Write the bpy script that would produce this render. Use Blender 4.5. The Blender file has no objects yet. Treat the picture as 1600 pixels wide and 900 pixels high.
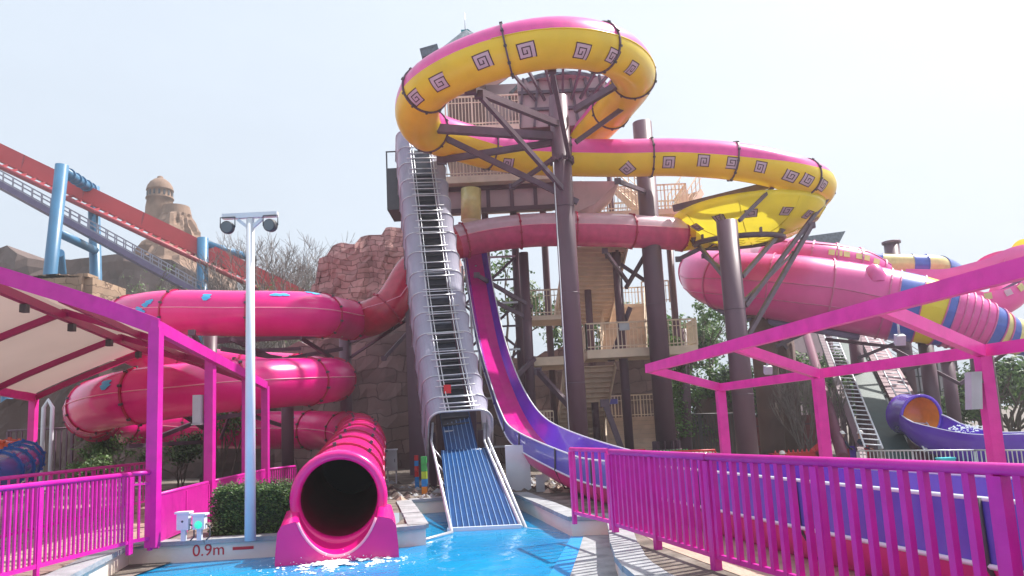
import bpy, math, random
from mathutils import Vector, Matrix, noise
from mathutils.geometry import tessellate_polygon
random.seed(7)
SC = bpy.context.scene
COL = SC.collection
R = math.radians
# ------------------------------------------------------------------ camera
FPX, CX, CY = 1180.0, 800.0, 502.0
PITCH, ROLL, EYE = R(8.06), R(2.8), 1.52
Fv = Vector((0, math.cos(PITCH), math.sin(PITCH)))
R0 = Vector((1, 0, 0)); U0 = Vector((0, -math.sin(PITCH), math.cos(PITCH)))
Rv = R0*math.cos(ROLL) - U0*math.sin(ROLL)
Uv = U0*math.cos(ROLL) + R0*math.sin(ROLL)
cam = bpy.data.cameras.new('camera'); camo = bpy.data.objects.new('camera', cam); COL.objects.link(camo)
cam.sensor_width = 36; cam.sensor_fit = 'HORIZONTAL'; cam.lens = FPX*36/1600
cam.shift_y = (CY-450)/1600; cam.clip_end = 3000; cam.clip_start = .05
M = Matrix.Identity(4)
for i in range(3):
    M[i][0] = Rv[i]; M[i][1] = Uv[i]; M[i][2] = -Fv[i]
M[2][3] = EYE
camo.matrix_world = M
SC.camera = camo
EY = Vector((0, 0, EYE))
def ray(px, py): return Fv*FPX + Rv*(px-CX) + Uv*(CY-py)
def P(px, py, Y):
    d = ray(px, py); return EY + d*(Y/d.y)
def G(px, py, z=0.0):
    d = ray(px, py); return EY + d*((z-EYE)/d.z)
def proj(p):
    v = Vector(p)-EY; w = v.dot(Fv); return (CX+FPX*v.dot(Rv)/w, CY-FPX*v.dot(Uv)/w)
def PZ(px, Y, z):          # point at distance Y, height z that stands under picture column px
    x = 0.0
    for _ in range(12):
        q = proj((x, Y, z)); x += (px-q[0])*Y/FPX
    return Vector((x, Y, z))
# ------------------------------------------------------------------ light
SUN_EL, SUN_AZ = R(54), R(62)       # azimuth measured from +Y to +X
w = bpy.data.worlds.new('World'); SC.world = w; w.use_nodes = True
nt = w.node_tree; bgn = nt.nodes['Background']
sk = nt.nodes.new('ShaderNodeTexSky'); sk.sky_type = 'NISHITA'; sk.sun_disc = False
sk.sun_elevation = SUN_EL; sk.sun_rotation = SUN_AZ; sk.dust_density = 10.0; sk.air_density = 1.1; sk.ozone_density = 1.0
vm_ = nt.nodes.new('ShaderNodeMix'); vm_.data_type = 'RGBA'; vm_.inputs[0].default_value = .9; vm_.inputs[7].default_value = (2.14, 2.40, 2.72, 1)
nt.links.new(sk.outputs[0], vm_.inputs[6]); tw_ = nt.nodes.new('ShaderNodeTexCoord'); nw_ = nt.nodes.new('ShaderNodeTexNoise'); nw_.inputs['Scale'].default_value = 2.2; nw_.inputs['Detail'].default_value = 5; mpw = nt.nodes.new('ShaderNodeMapping'); mpw.inputs['Scale'].default_value = (1, 1, 2.6)
nt.links.new(tw_.outputs['Generated'], mpw.inputs[0]); nt.links.new(mpw.outputs[0], nw_.inputs['Vector']); mw_ = nt.nodes.new('ShaderNodeMapRange'); mw_.inputs[1].default_value = .35; mw_.inputs[2].default_value = .7; mw_.inputs[3].default_value = .965; mw_.inputs[4].default_value = 1.035
nt.links.new(nw_.outputs['Fac'], mw_.inputs[0]); vv_ = nt.nodes.new('ShaderNodeVectorMath'); vv_.operation = 'SCALE'; nt.links.new(vm_.outputs[2], vv_.inputs[0]); nt.links.new(mw_.outputs[0], vv_.inputs['Scale']); nt.links.new(vv_.outputs[0], bgn.inputs[0]); bgn.inputs[1].default_value = 0.15
sl = bpy.data.lights.new('sun', 'SUN'); slo = bpy.data.objects.new('sun', sl); COL.objects.link(slo)
sl.energy = 3.1; sl.angle = R(1.2); sl.color = (1, .95, .88)
sd = Vector((math.cos(SUN_EL)*math.sin(SUN_AZ), math.cos(SUN_EL)*math.cos(SUN_AZ), math.sin(SUN_EL)))
slo.rotation_euler = sd.to_track_quat('Z', 'Y').to_euler()
vs = SC.view_settings; vs.view_transform = 'Standard'; vs.look = 'None'; vs.gamma = 1; vs.use_curve_mapping = False
vs.exposure = 1.25
SC.cycles.max_bounces = 6; SC.cycles.volume_bounces = 0
# ------------------------------------------------------------------ materials
MATS = {}
def mat(name, c, rough=.5, metal=0, var=.12, vs_=3.0, bump=0, bs=20, coat=0, emis=0, trans=0, dirt=0, dc=(.05,.04,.035), stretch=(1,1,1), voro=0, vscale=1.2, spec=.5, brick=0):
    m = bpy.data.materials.new(name); m.use_nodes = True; MATS[name] = m
    n = m.node_tree.nodes; L = m.node_tree.links; b = n['Principled BSDF']
    b.inputs['Roughness'].default_value = rough; b.inputs['Metallic'].default_value = metal
    b.inputs['Coat Weight'].default_value = coat; b.inputs['Coat Roughness'].default_value = .06
    b.inputs['Specular IOR Level'].default_value = spec
    tc = n.new('ShaderNodeTexCoord'); mp = n.new('ShaderNodeMapping'); L.new(tc.outputs['Object'], mp.inputs[0]); mp.inputs['Scale'].default_value = stretch
    nz = n.new('ShaderNodeTexNoise'); nz.inputs['Scale'].default_value = vs_; nz.inputs['Detail'].default_value = 5; L.new(mp.outputs[0], nz.inputs['Vector'])
    mr = n.new('ShaderNodeMapRange'); L.new(nz.outputs['Fac'], mr.inputs[0]); mr.inputs[1].default_value = .3; mr.inputs[2].default_value = .7
    mr.inputs[3].default_value = 1-var; mr.inputs[4].default_value = 1+var
    mx = n.new('ShaderNodeMix'); mx.data_type = 'RGBA'; mx.blend_type = 'MULTIPLY'; mx.inputs[0].default_value = 1
    mx.inputs[6].default_value = (*c, 1); L.new(mr.outputs[0], mx.inputs[7]); out = mx.outputs[2]
    vcol = None
    if brick:
        sx = n.new('ShaderNodeSeparateXYZ'); cb_ = n.new('ShaderNodeCombineXYZ'); nw = n.new('ShaderNodeTexNoise'); nw.inputs['Scale'].default_value = .9; nw.inputs['Detail'].default_value = 4; L.new(tc.outputs['Object'], nw.inputs['Vector'])
        ad = n.new('ShaderNodeMix'); ad.data_type = 'RGBA'; ad.blend_type = 'LINEAR_LIGHT'; ad.inputs[0].default_value = .42; L.new(tc.outputs['Object'], ad.inputs[6]); L.new(nw.outputs['Color'], ad.inputs[7]); L.new(ad.outputs[2], sx.inputs[0])
        L.new(sx.outputs[0], cb_.inputs[0]); L.new(sx.outputs[2], cb_.inputs[1]); bt = n.new('ShaderNodeTexBrick'); L.new(cb_.outputs[0], bt.inputs['Vector']); bt.inputs['Scale'].default_value = 1.0; bt.inputs['Brick Width'].default_value = brick; bt.inputs['Row Height'].default_value = brick*.62
        bt.inputs['Mortar Size'].default_value = .022; bt.inputs['Mortar Smooth'].default_value = .6; bt.inputs['Bias'].default_value = 0; bt.offset_frequency = 2; bt.squash = 1.5; bt.squash_frequency = 3
        bt.inputs['Color1'].default_value = (c[0]*1.2, c[1]*1.2, c[2]*1.2, 1); bt.inputs['Color2'].default_value = (c[0]*.75, c[1]*.72, c[2]*.74, 1); bt.inputs['Mortar'].default_value = (c[0]*.55, c[1]*.5, c[2]*.5, 1)
        mb_ = n.new('ShaderNodeMix'); mb_.data_type = 'RGBA'; mb_.blend_type = 'MULTIPLY'; mb_.inputs[0].default_value = 1; L.new(bt.outputs['Color'], mb_.inputs[6]); L.new(mr.outputs[0], mb_.inputs[7]); out = mb_.outputs[2]
        iv_ = n.new('ShaderNodeMath'); iv_.operation = 'SUBTRACT'; iv_.inputs[0].default_value = 1; L.new(bt.outputs['Fac'], iv_.inputs[1]); vcol = iv_.outputs[0]; voro = 0
    if voro:
        vo = n.new('ShaderNodeTexVoronoi'); vo.feature = 'DISTANCE_TO_EDGE'; vo.inputs['Scale'].default_value = vscale
        nz3 = n.new('ShaderNodeTexNoise'); nz3.inputs['Scale'].default_value = 1.5; L.new(mp.outputs[0], nz3.inputs['Vector'])
        ad = n.new('ShaderNodeMix'); ad.data_type = 'RGBA'; ad.blend_type = 'LINEAR_LIGHT'; ad.inputs[0].default_value = .12
        L.new(mp.outputs[0], ad.inputs[6]); L.new(nz3.outputs['Color'], ad.inputs[7]); L.new(ad.outputs[2], vo.inputs['Vector'])
        vr = n.new('ShaderNodeMapRange'); L.new(vo.outputs[0], vr.inputs[0]); vr.inputs[1].default_value = 0; vr.inputs[2].default_value = .045; vcol = vr.outputs[0]
        m4 = n.new('ShaderNodeMix'); m4.data_type = 'RGBA'; L.new(vcol, m4.inputs[0]); m4.inputs[6].default_value = (c[0]*.35, c[1]*.3, c[2]*.3, 1); L.new(out, m4.inputs[7]); out = m4.outputs[2]
    if dirt:
        n2 = n.new('ShaderNodeTexNoise'); n2.inputs['Scale'].default_value = vs_*.5; n2.inputs['Detail'].default_value = 8; n2.inputs['Roughness'].default_value = .7
        L.new(mp.outputs[0], n2.inputs['Vector'])
        r2 = n.new('ShaderNodeMapRange'); L.new(n2.outputs['Fac'], r2.inputs[0]); r2.inputs[1].default_value = .48; r2.inputs[2].default_value = .72; r2.inputs[4].default_value = dirt
        m2 = n.new('ShaderNodeMix'); m2.data_type = 'RGBA'; L.new(r2.outputs[0], m2.inputs[0]); L.new(out, m2.inputs[6]); m2.inputs[7].default_value = (*dc, 1); out = m2.outputs[2]
    L.new(out, b.inputs['Base Color'])
    if bump or voro or brick:
        n3 = n.new('ShaderNodeTexNoise'); n3.inputs['Scale'].default_value = bs; n3.inputs['Detail'].default_value = 6; L.new(mp.outputs[0], n3.inputs['Vector'])
        bp = n.new('ShaderNodeBump'); bp.inputs['Strength'].default_value = bump or .3; bp.inputs['Distance'].default_value = .05; L.new(n3.outputs['Fac'], bp.inputs['Height'])
        L.new(bp.outputs[0], b.inputs['Normal'])
        if vcol is not None:
            b2 = n.new('ShaderNodeBump'); b2.inputs['Strength'].default_value = voro or .7; b2.inputs['Distance'].default_value = .15; L.new(vcol, b2.inputs['Height']); L.new(bp.outputs[0], b2.inputs['Normal']); L.new(b2.outputs[0], b.inputs['Normal'])
    if emis:
        L.new(out, b.inputs['Emission Color']); b.inputs['Emission Strength'].default_value = emis
    if trans:
        t = n.new('ShaderNodeBsdfTranslucent'); L.new(out, t.inputs[0]); ms = n.new('ShaderNodeMixShader'); ms.inputs[0].default_value = trans
        L.new(b.outputs[0], ms.inputs[1]); L.new(t.outputs[0], ms.inputs[2]); L.new(ms.outputs[0], n['Material Output'].inputs[0])
    return m
HOT = mat('hot_pink_gelcoat', (.80,.006,.235), .26, var=.08, vs_=1.2, coat=.25, dirt=.3, dc=(.82,.05,.27))
HOTD = mat('pink_flange', (.42,.01,.07), .4, var=.15)
SEAM = mat('pale_pink_seam', (.95,.35,.5), .4)
PKT = mat('strip_pink_gelcoat', (.85,.09,.42), .28, var=.08, coat=.2, trans=.15)
YEL = mat('yellow_gelcoat', (.93,.80,.05), .28, var=.10, vs_=.9, coat=.15, trans=.3, dirt=.12, dc=(.75,.5,.05))
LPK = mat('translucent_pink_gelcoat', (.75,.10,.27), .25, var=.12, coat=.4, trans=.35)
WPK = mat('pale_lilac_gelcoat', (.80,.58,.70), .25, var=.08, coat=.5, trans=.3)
DRD = mat('translucent_red_gelcoat', (.60,.03,.09), .2, var=.15, coat=.5, trans=.25)
LIL = mat('lilac_paint', (.62,.45,.55), .5); DKP = mat('dark_plum_paint', (.06,.02,.035), .5)
SKYB = mat('sky_blue_paint', (.06,.42,.75), .4)
BRN = mat('plum_steel', (.13,.068,.10), .45, var=.2, vs_=1.5, dirt=.3, dc=(.09,.045,.055), stretch=(1,1,.3))
BRN2 = mat('plum_brace_steel', (.12,.075,.11), .45, var=.2)
MAG = mat('magenta_paint', (.62,.008,.35), .42, var=.14, vs_=5, dirt=.45, dc=(.42,.03,.25), coat=.1, bump=.08, bs=40)
MGD = mat('shaded_magenta_paint', (.36,.004,.12), .4, var=.1)  # magenta steel darkened in its colour for the shade under the canopy fabric
MAG2 = mat('pink_magenta_paint', (.78,.03,.37), .42, var=.14, vs_=4, dirt=.4, dc=(.58,.07,.33), coat=.1, bump=.08, bs=40)
CRM = mat('cream_wall_paint', (.84,.72,.60), .7, var=.08, dirt=.35, dc=(.42,.36,.31), bump=.1, bs=8)
STN = mat('grey_coping_stone', (.33,.34,.36), .8, var=.3, vs_=3, bump=.6, bs=9, dirt=.5, dc=(.20,.21,.23))
WHT = mat('white_paint', (.72,.76,.82), .4, var=.06, dirt=.15, dc=(.5,.5,.5))
GAL = mat('galvanised_steel', (.62,.64,.68), .35, metal=.55, var=.2)
LAV = mat('lavender_cover', (.40,.39,.50), .85, var=.10, vs_=1.5, dirt=.25, dc=(.33,.29,.36), trans=.2)
BLK = mat('black_rubber_belt', (.05,.05,.07), .6, var=.3, vs_=4)
BLU = mat('blue_belt', (.006,.055,.19), .35, var=.2, vs_=5, dirt=.3, dc=(.01,.05,.16))
BLW = mat('pale_blue_belt_rib', (.20,.36,.60), .4)
VIO = mat('violet_gelcoat', (.12,.03,.50), .25, var=.12, vs_=1.4, coat=.5, dirt=.2, dc=(.10,.09,.42))
VIOO = mat('violet_outer_gelcoat', (.11,.09,.50), .35, var=.15, vs_=1.8, coat=.3, dirt=.35, dc=(.12,.13,.36))
MGF = mat('magenta_gelcoat', (.66,.01,.28), .2, var=.08, coat=.6)
PKO = mat('pink_outer_gelcoat', (.70,.008,.27), .35, var=.12, vs_=1.6, coat=.3, dirt=.3, dc=(.5,.02,.15))
BEI = mat('beige_painted_steel', (.74,.61,.47), .6, var=.12, dirt=.25, dc=(.4,.28,.2))
TREAD = mat('tan_stair_plate', (.62,.47,.36), .7, var=.15, dirt=.4, dc=(.28,.19,.15))
WALLP = mat('dusky_pink_panel', (.50,.37,.39), .7, var=.12, vs_=2, dirt=.35, dc=(.22,.14,.15))
DKW = mat('dark_brown_cladding', (.15,.09,.085), .8, var=.25, vs_=1.5, dirt=.4, bump=.3, bs=5)
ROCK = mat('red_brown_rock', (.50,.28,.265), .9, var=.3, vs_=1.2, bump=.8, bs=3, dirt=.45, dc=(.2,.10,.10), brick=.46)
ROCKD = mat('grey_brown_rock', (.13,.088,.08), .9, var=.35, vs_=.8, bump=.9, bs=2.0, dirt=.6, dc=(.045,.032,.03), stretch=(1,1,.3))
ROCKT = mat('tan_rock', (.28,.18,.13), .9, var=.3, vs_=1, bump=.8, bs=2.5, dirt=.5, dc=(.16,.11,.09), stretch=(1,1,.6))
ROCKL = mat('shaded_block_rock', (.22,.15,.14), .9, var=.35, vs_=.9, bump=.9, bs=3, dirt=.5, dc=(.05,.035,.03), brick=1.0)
SAND = mat('sandstone_block', (.36,.25,.17), .9, var=.2, vs_=1, bump=.6, bs=4, dirt=.4, dc=(.25,.18,.13), brick=.7)
CRED = mat('coaster_red', (.55,.05,.065), .45, var=.1, vs_=.5); CRD2 = mat('coaster_dark_red', (.36,.05,.07), .5)
CBLU = mat('coaster_blue', (.045,.17,.32), .4, var=.12, vs_=1)
CPUR = mat('catwalk_slate', (.16,.13,.24), .5); RAILG = mat('rail_grey', (.30,.30,.36), .5)
FAB = mat('beige_canopy_fabric', (.66,.55,.48), .8, var=.06, vs_=.6, trans=.22, dirt=.1, dc=(.5,.4,.36))
BARK = mat('bark', (.13,.10,.08), .9, var=.3, bump=.5); TWIG = mat('grey_twig', (.20,.17,.16), .9, var=.3)
L1 = mat('leaf_mid', (.075,.15,.04), .55, var=.5, vs_=2.5, trans=.25); L2 = mat('leaf_dark', (.025,.065,.02), .5, var=.5, vs_=3, trans=.15)
L3 = mat('leaf_light', (.14,.25,.07), .55, var=.4, vs_=2, trans=.3); L4 = mat('leaf_pale', (.16,.22,.10), .6, var=.4, vs_=2, trans=.3)
SOIL = mat('soil', (.16,.13,.11), .95, var=.5, vs_=2.0, bump=.9, bs=6, dirt=.5, dc=(.35,.33,.31))
PAVE = mat('tan_paving', (.42,.28,.24), .85, var=.2, vs_=2, bump=.3, bs=15, dirt=.3, voro=.4, vscale=2.2)
SANDG = mat('beige_sand', (.46,.36,.28), .95, var=.25, vs_=2, bump=.7, bs=14, dirt=.3, dc=(.28,.2,.15))
YLP = mat('pale_yellow_gelcoat', (.72,.62,.25), .3, coat=.3); BLG = mat('blue_gelcoat', (.06,.12,.50), .3, coat=.4)
PK2 = mat('rose_gelcoat', (.80,.09,.40), .3, var=.1, vs_=.8, coat=.4, trans=.1); PK3 = mat('rose_flange', (.62,.13,.33), .4)
TEAL = mat('teal_belt', (.015,.05,.05), .5, var=.2); ORG = mat('orange_gelcoat', (.85,.30,.02), .3, coat=.4)
GRY = mat('grey_enamel', (.45,.47,.50), .5); DGR = mat('dark_grey', (.07,.07,.08), .5); BLACK = mat('black_tube_shade', (.006,.006,.008), .6)
REDP = mat('red_paint', (.62,.02,.03), .45); GRNP = mat('green_paint', (.05,.42,.10), .45); YLW = mat('lime_paint', (.45,.65,.05), .45); CYB = mat('bright_blue_paint', (.02,.28,.70), .4)
SKIN = mat('skin', (.50,.28,.20), .6); NAVY = mat('navy_cloth', (.025,.035,.08), .85); REDC = mat('red_cloth', (.50,.03,.05), .8); WHH = mat('white_helmet', (.8,.8,.78), .3)
THA = mat('slate_thatch', (.14,.17,.21), .9, var=.35, vs_=5, bump=.8, bs=8)
GLS = mat('green_signal_lens', (.05,.75,.45), .3, emis=.35)
FOAM = mat('white_foam', (.85,.9,.93), .6, var=.05)
CYN = mat('pool_blue_tile', (.02,.32,.72), .25, var=.15, vs_=2.5)
# ------------------------------------------------------------------ mesh builder
class MB:
    def __init__(s): s.v = []; s.f = []; s.m = []; s.mats = []; s.sm = []
    def mi(s, m):
        if m not in s.mats: s.mats.append(m)
        return s.mats.index(m)
    def add(s, vs, fs, m, smooth=False):
        o = len(s.v); k = s.mi(m); s.v.extend([tuple(v) for v in vs])
        for f in fs: s.f.append(tuple(i+o for i in f)); s.m.append(k); s.sm.append(smooth)
    def obox(s, c, ax, ay, az, m):       # centre, half-axis vectors
        c = Vector(c); vs = [c+ax*a+ay*b+az*d for a in (-1,1) for b in (-1,1) for d in (-1,1)]
        s.add(vs, [(0,1,3,2),(4,6,7,5),(0,4,5,1),(2,3,7,6),(0,2,6,4),(1,5,7,3)], m)
    def box(s, a, b, m):
        a = Vector(a); b = Vector(b); h = (b-a)/2
        s.obox((a+b)/2, Vector((h.x,0,0)), Vector((0,h.y,0)), Vector((0,0,h.z)), m)
    def bar(s, a, b, w, h, m, up=Vector((0,0,1))):
        a = Vector(a); b = Vector(b); d = (b-a); t = d.normalized(); sd_ = t.cross(up)
        if sd_.length < 1e-3: sd_ = t.cross(Vector((0,1,0)))
        sd_.normalize(); u = sd_.cross(t)
        s.obox((a+b)/2, d/2, sd_*w/2, u*h/2, m)
    def tube(s, pts, r, m, n=8, cap=True, closed=False):
        pts = [Vector(p) for p in pts]; K = len(pts); rr = r if isinstance(r, (list,tuple)) else [r]*K
        vs = []; prev = None
        for i, p in enumerate(pts):
            if closed: t = pts[(i+1) % K]-pts[i-1]
            else: t = pts[min(i+1,K-1)]-pts[max(i-1,0)]
            t.normalize()
            if prev is None:
                a = t.cross(Vector((0,0,1)))
                if a.length < .05: a = t.cross(Vector((0,1,0)))
            else: a = prev - t*prev.dot(t)
            a.normalize(); prev = a; b = t.cross(a)
            for k in range(n):
                q = 2*math.pi*k/n; vs.append(p+(a*math.cos(q)+b*math.sin(q))*rr[i])
        fs = []
        for i in range(K if closed else K-1):
            j = (i+1) % K
            for k in range(n): fs.append((i*n+k, i*n+(k+1)%n, j*n+(k+1)%n, j*n+k))
        s.add(vs, fs, m, n > 4)
        if cap and not closed:
            o = len(s.v)-len(vs); k_ = s.mi(m)
            s.f.append(tuple(o+k for k in range(n))[::-1]); s.m.append(k_); s.sm.append(False)
            s.f.append(tuple(o+(K-1)*n+k for k in range(n))); s.m.append(k_); s.sm.append(False)
    def lathe(s, c, prof, m, n=16, ax=Vector((0,0,1))):
        ax = ax.normalized(); a = ax.cross(Vector((0,1,0)) if abs(ax.y) < .9 else Vector((1,0,0))).normalized(); b = ax.cross(a); c = Vector(c)
        vs = [c+ax*z+(a*math.cos(2*math.pi*k/n)+b*math.sin(2*math.pi*k/n))*r for r, z in prof for k in range(n)]
        fs = [(i*n+k, i*n+(k+1)%n, (i+1)*n+(k+1)%n, (i+1)*n+k) for i in range(len(prof)-1) for k in range(n)]
        s.add(vs, fs, m, True)
    def build(s, name, parent=None, kind=None):
        me = bpy.data.meshes.new(name); me.from_pydata(s.v, [], s.f)
        for m in s.mats: me.materials.append(m)
        me.polygons.foreach_set('material_index', s.m); me.polygons.foreach_set('use_smooth', s.sm); me.update()
        o = bpy.data.objects.new(name, me); COL.objects.link(o)
        if parent:
            o.parent = parent; o.matrix_parent_inverse = Matrix.Translation(-parent.location) if parent.type == 'EMPTY' else Matrix.Identity(4)
        if kind: o['kind'] = kind
        return o
def tag(o, label, cat, group=None, kind=None):
    if label: o['label'] = label
    if cat: o['category'] = cat
    if group: o['group'] = group
    if kind: o['kind'] = kind
    return o
def thing(name, label, cat, loc=(0,0,0), group=None):
    o = bpy.data.objects.new(name, None); COL.objects.link(o); o.location = loc; o.empty_display_size = .3
    return tag(o, label, cat, group)
def shp(fn, name, parent=None, label=None, kind=None):
    b = MB(); fn(b); o = b.build(name, parent, kind)
    if label: o['label'] = label
    return o
def ring_pts(c, t, r, n=24):
    t = t.normalized(); a = t.cross(Vector((0,0,1)))
    if a.length < .05: a = t.cross(Vector((0,1,0)))
    a.normalize(); b = a.cross(t); return [c+(a*math.cos(2*math.pi*k/n)+b*math.sin(2*math.pi*k/n))*r for k in range(n)]
# ------------------------------------------------------------------ paths
class Path:
    def __init__(s, pts, extra=None, step=.35):
        pts = [Vector(p) for p in pts]; ex = extra or [0]*len(pts)
        A = [pts[0]*2-pts[1]]+pts+[pts[-1]*2-pts[-2]]; E = [ex[0]]+list(ex)+[ex[-1]]
        raw = []; re = []
        for i in range(1, len(A)-2):
            for k in range(24):
                t = k/24; 
                def cr(a,b,c,d): return ((b*2)+(c-a)*t+(a*2-b*5+c*4-d)*t*t+(b*3-a-c*3+d)*t**3)*.5
                raw.append(cr(A[i-1],A[i],A[i+1],A[i+2])); re.append(E[i]+(E[i+1]-E[i])*t)
        raw.append(pts[-1]); re.append(ex[-1])
        d = [0]
        for i in range(1, len(raw)): d.append(d[-1]+(raw[i]-raw[i-1]).length)
        s.L = d[-1]; s.raw = raw; s.d = d; s.re = re
    def at(s, q):
        q = max(0, min(s.L, q)); import bisect
        i = min(max(bisect.bisect_right(s.d, q)-1, 0), len(s.d)-2); f = (q-s.d[i])/max(1e-9, s.d[i+1]-s.d[i])
        return s.raw[i].lerp(s.raw[i+1], f), s.re[i]+(s.re[i+1]-s.re[i])*f
    def frame(s, q):
        c, e = s.at(q); a, _ = s.at(q-.25); b, _ = s.at(q+.25); t = (b-a).normalized()
        sd_ = t.cross(Vector((0,0,1))); sd_.normalize(); u = sd_.cross(t); return c, t, sd_, u, e
def shell(b, path, q0, q1, r, th0, th1, m, n=16, step=.35, thick=0):
    K = max(2, int((q1-q0)/step)+1); vs = []
    for i in range(K):
        c, t, sd_, u, e = path.frame(q0+(q1-q0)*i/(K-1)); rr = e if r is None else r
        t0_, t1_ = (th0(i/(K-1)), th1(i/(K-1))) if callable(th0) else (th0, th1)
        for k in range(n+1):
            a = t0_+(t1_-t0_)*k/n; vs.append(c+(sd_*math.cos(a)+u*math.sin(a))*(rr+thick))
    fs = [(i*(n+1)+k, i*(n+1)+k+1, (i+1)*(n+1)+k+1, (i+1)*(n+1)+k) for i in range(K-1) for k in range(n)]
    b.add(vs, fs, m, True)
def flange(b, path, q, r, m, w=.07, h=.075, bolts=10, bm=None):
    c, t, sd_, u, e = path.frame(q); r = r or e; n = 32; vs = []
    for (dr, dt) in ((-.02,-w/2),(h,-w/2),(h,w/2),(-.02,w/2)):
        for k in range(n):
            a = 2*math.pi*k/n; vs.append(c+t*dt+(sd_*math.cos(a)+u*math.sin(a))*(r+dr))
    b.add(vs, [(i*n+k, i*n+(k+1)%n, ((i+1)%4)*n+(k+1)%n, ((i+1)%4)*n+k) for i in range(4) for k in range(n)], m)
    for k in range(bolts):
        a = 2*math.pi*(k+.5)/bolts; d = sd_*math.cos(a)+u*math.sin(a)
        b.obox(c+d*(r+h*.9), t*(w*.9), d*.035, d.cross(t)*.03, bm or m)
def line_on(b, path, q0, q1, th, r, m, rad=.018, step=.35):
    K = max(2, int((q1-q0)/step)+1); pts = []
    for i in range(K):
        c, t, sd_, u, e = path.frame(q0+(q1-q0)*i/(K-1)); pts.append(c+(sd_*math.cos(th)+u*math.sin(th))*((r or e)+.006))
    b.tube(pts, rad, m, 5)
def decal(b, path, q, th, r, size, rot, flip=1):
    def mp(x, y, off):
        X = x*math.cos(rot)-y*math.sin(rot); Y = x*math.sin(rot)+y*math.cos(rot)
        c, t, sd_, u, e = path.frame(q+X); a = th+Y/r; return c+(sd_*math.cos(a)+u*math.sin(a))*(r+off)
    def quad(x0, y0, x1, y1, off, m):
        nx = max(1, int(abs(x1-x0)/.12)+1); ny = max(1, int(abs(y1-y0)/.12)+1)
        vs = [mp(x0+(x1-x0)*i/nx, y0+(y1-y0)*j/ny, off) for i in range(nx+1) for j in range(ny+1)]
        b.add(vs, [(i*(ny+1)+j, (i+1)*(ny+1)+j, (i+1)*(ny+1)+j+1, i*(ny+1)+j+1) for i in range(nx) for j in range(ny)], m)
    s = size/2; quad(-s*flip, -s, s*flip, s, .008, LIL); w_ = .03
    seq = [(-s,s),(-s,-s),(s,-s),(s,s*.95),(-s*.45,s*.95),(-s*.45,-s*.45),(s*.5,-s*.45),(s*.5,s*.4),(0,s*.4),(0,0)]
    for (x0,y0),(x1,y1) in zip(seq[:-1], seq[1:]):
        x0 *= flip; x1 *= flip
        quad(min(x0,x1)-w_/2, min(y0,y1)-w_/2, max(x0,x1)+w_/2, max(y0,y1)+w_/2, .014, DKP)

# ================================================================== GROUND, POOL
WZ = -.30
pool_px = [(100,905),(202,853),(438,839),(612,827),(665,822),(640,783),(720,777),(805,772),(893,810),(952,808),(957,832),(960,853),(967,872),(981,889),(1000,905)]
pool = [G(x, y, 0) for x, y in pool_px]
pool += [Vector((1.9,5.2,0)), Vector((2.6,3.0,0)), Vector((-4,2.4,0)), Vector((-9,3.5,0)), Vector((-8.2,6.2,0))]
RX0, RX1, RY0, RY1 = -16.0, 9.0, -8.0, 20.0
b = MB()
outer = [Vector((RX0,RY0,0)), Vector((RX1,RY0,0)), Vector((RX1,RY1,0)), Vector((RX0,RY1,0))]
gp_ = pool[:3]+[PZ(450,pool[2].y,0), PZ(450,pool[2].y,0)+Vector((-.02,2.6,0)), PZ(607,pool[3].y,0)+Vector((.05,2.6,0)), PZ(607,pool[3].y,0)]+pool[3:]
tri = tessellate_polygon([outer, gp_]); b.add(outer+gp_, [tuple(t) for t in tri], SOIL)
b.build('ground', kind='structure')
def sst(x, a, c): t = max(0, min(1, (x-a)/(c-a))); return t*t*(3-2*t)
def gz(x, y): return -1.0*sst(x, 9, 12)*sst(y, 8, 22)
xs = [-900,-300,-120,-60,-30]+[RX0+(RX1-RX0)*i/10 for i in range(11)]+[9.7,10.4,11.2,12,14,18,24,40,80,200,900]
ys = [-200,-40,-8]+[RY0+(RY1-RY0)*i/12 for i in range(1,13)]+[21,22,24,28,34,42,55,80,150,400,1500]
b = MB(); vs = [(x, y, gz(x,y)) for x in xs for y in ys]; NY = len(ys); fs = []
for i in range(len(xs)-1):
    for j in range(NY-1):
        if xs[i] >= RX0-.01 and xs[i+1] <= RX1+.01 and ys[j] >= RY0-.01 and ys[j+1] <= RY1+.01: continue
        fs.append((i*NY+j, (i+1)*NY+j, (i+1)*NY+j+1, i*NY+j+1))
b.add(vs, fs, SOIL); b.build('terrain', kind='structure')
# paved deck behind the left fence and sandy strip behind the right fence
def sheet(name, pts, z, m):
    b = MB(); pts = [Vector((p.x, p.y, z)) for p in pts]; b.add(pts, [tuple(t) for t in tessellate_polygon([pts])], m); return b.build(name, kind='structure')
sheet('paved_walkway', [G(60,905), G(150,868), G(236,850), Vector((-7.0,24,0)), Vector((-14.9,24,0)), Vector((-15.9,5,0)), Vector((-9,5.4,0))], .006, PAVE)
sheet('sand_strip', [Vector((1.55,12,0)), Vector((1.7,9.5,0)), Vector((2.2,7,0)), Vector((3.2,3,0)), Vector((5,3,0)), Vector((4.4,12,0))], .006, SANDG)
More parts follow.
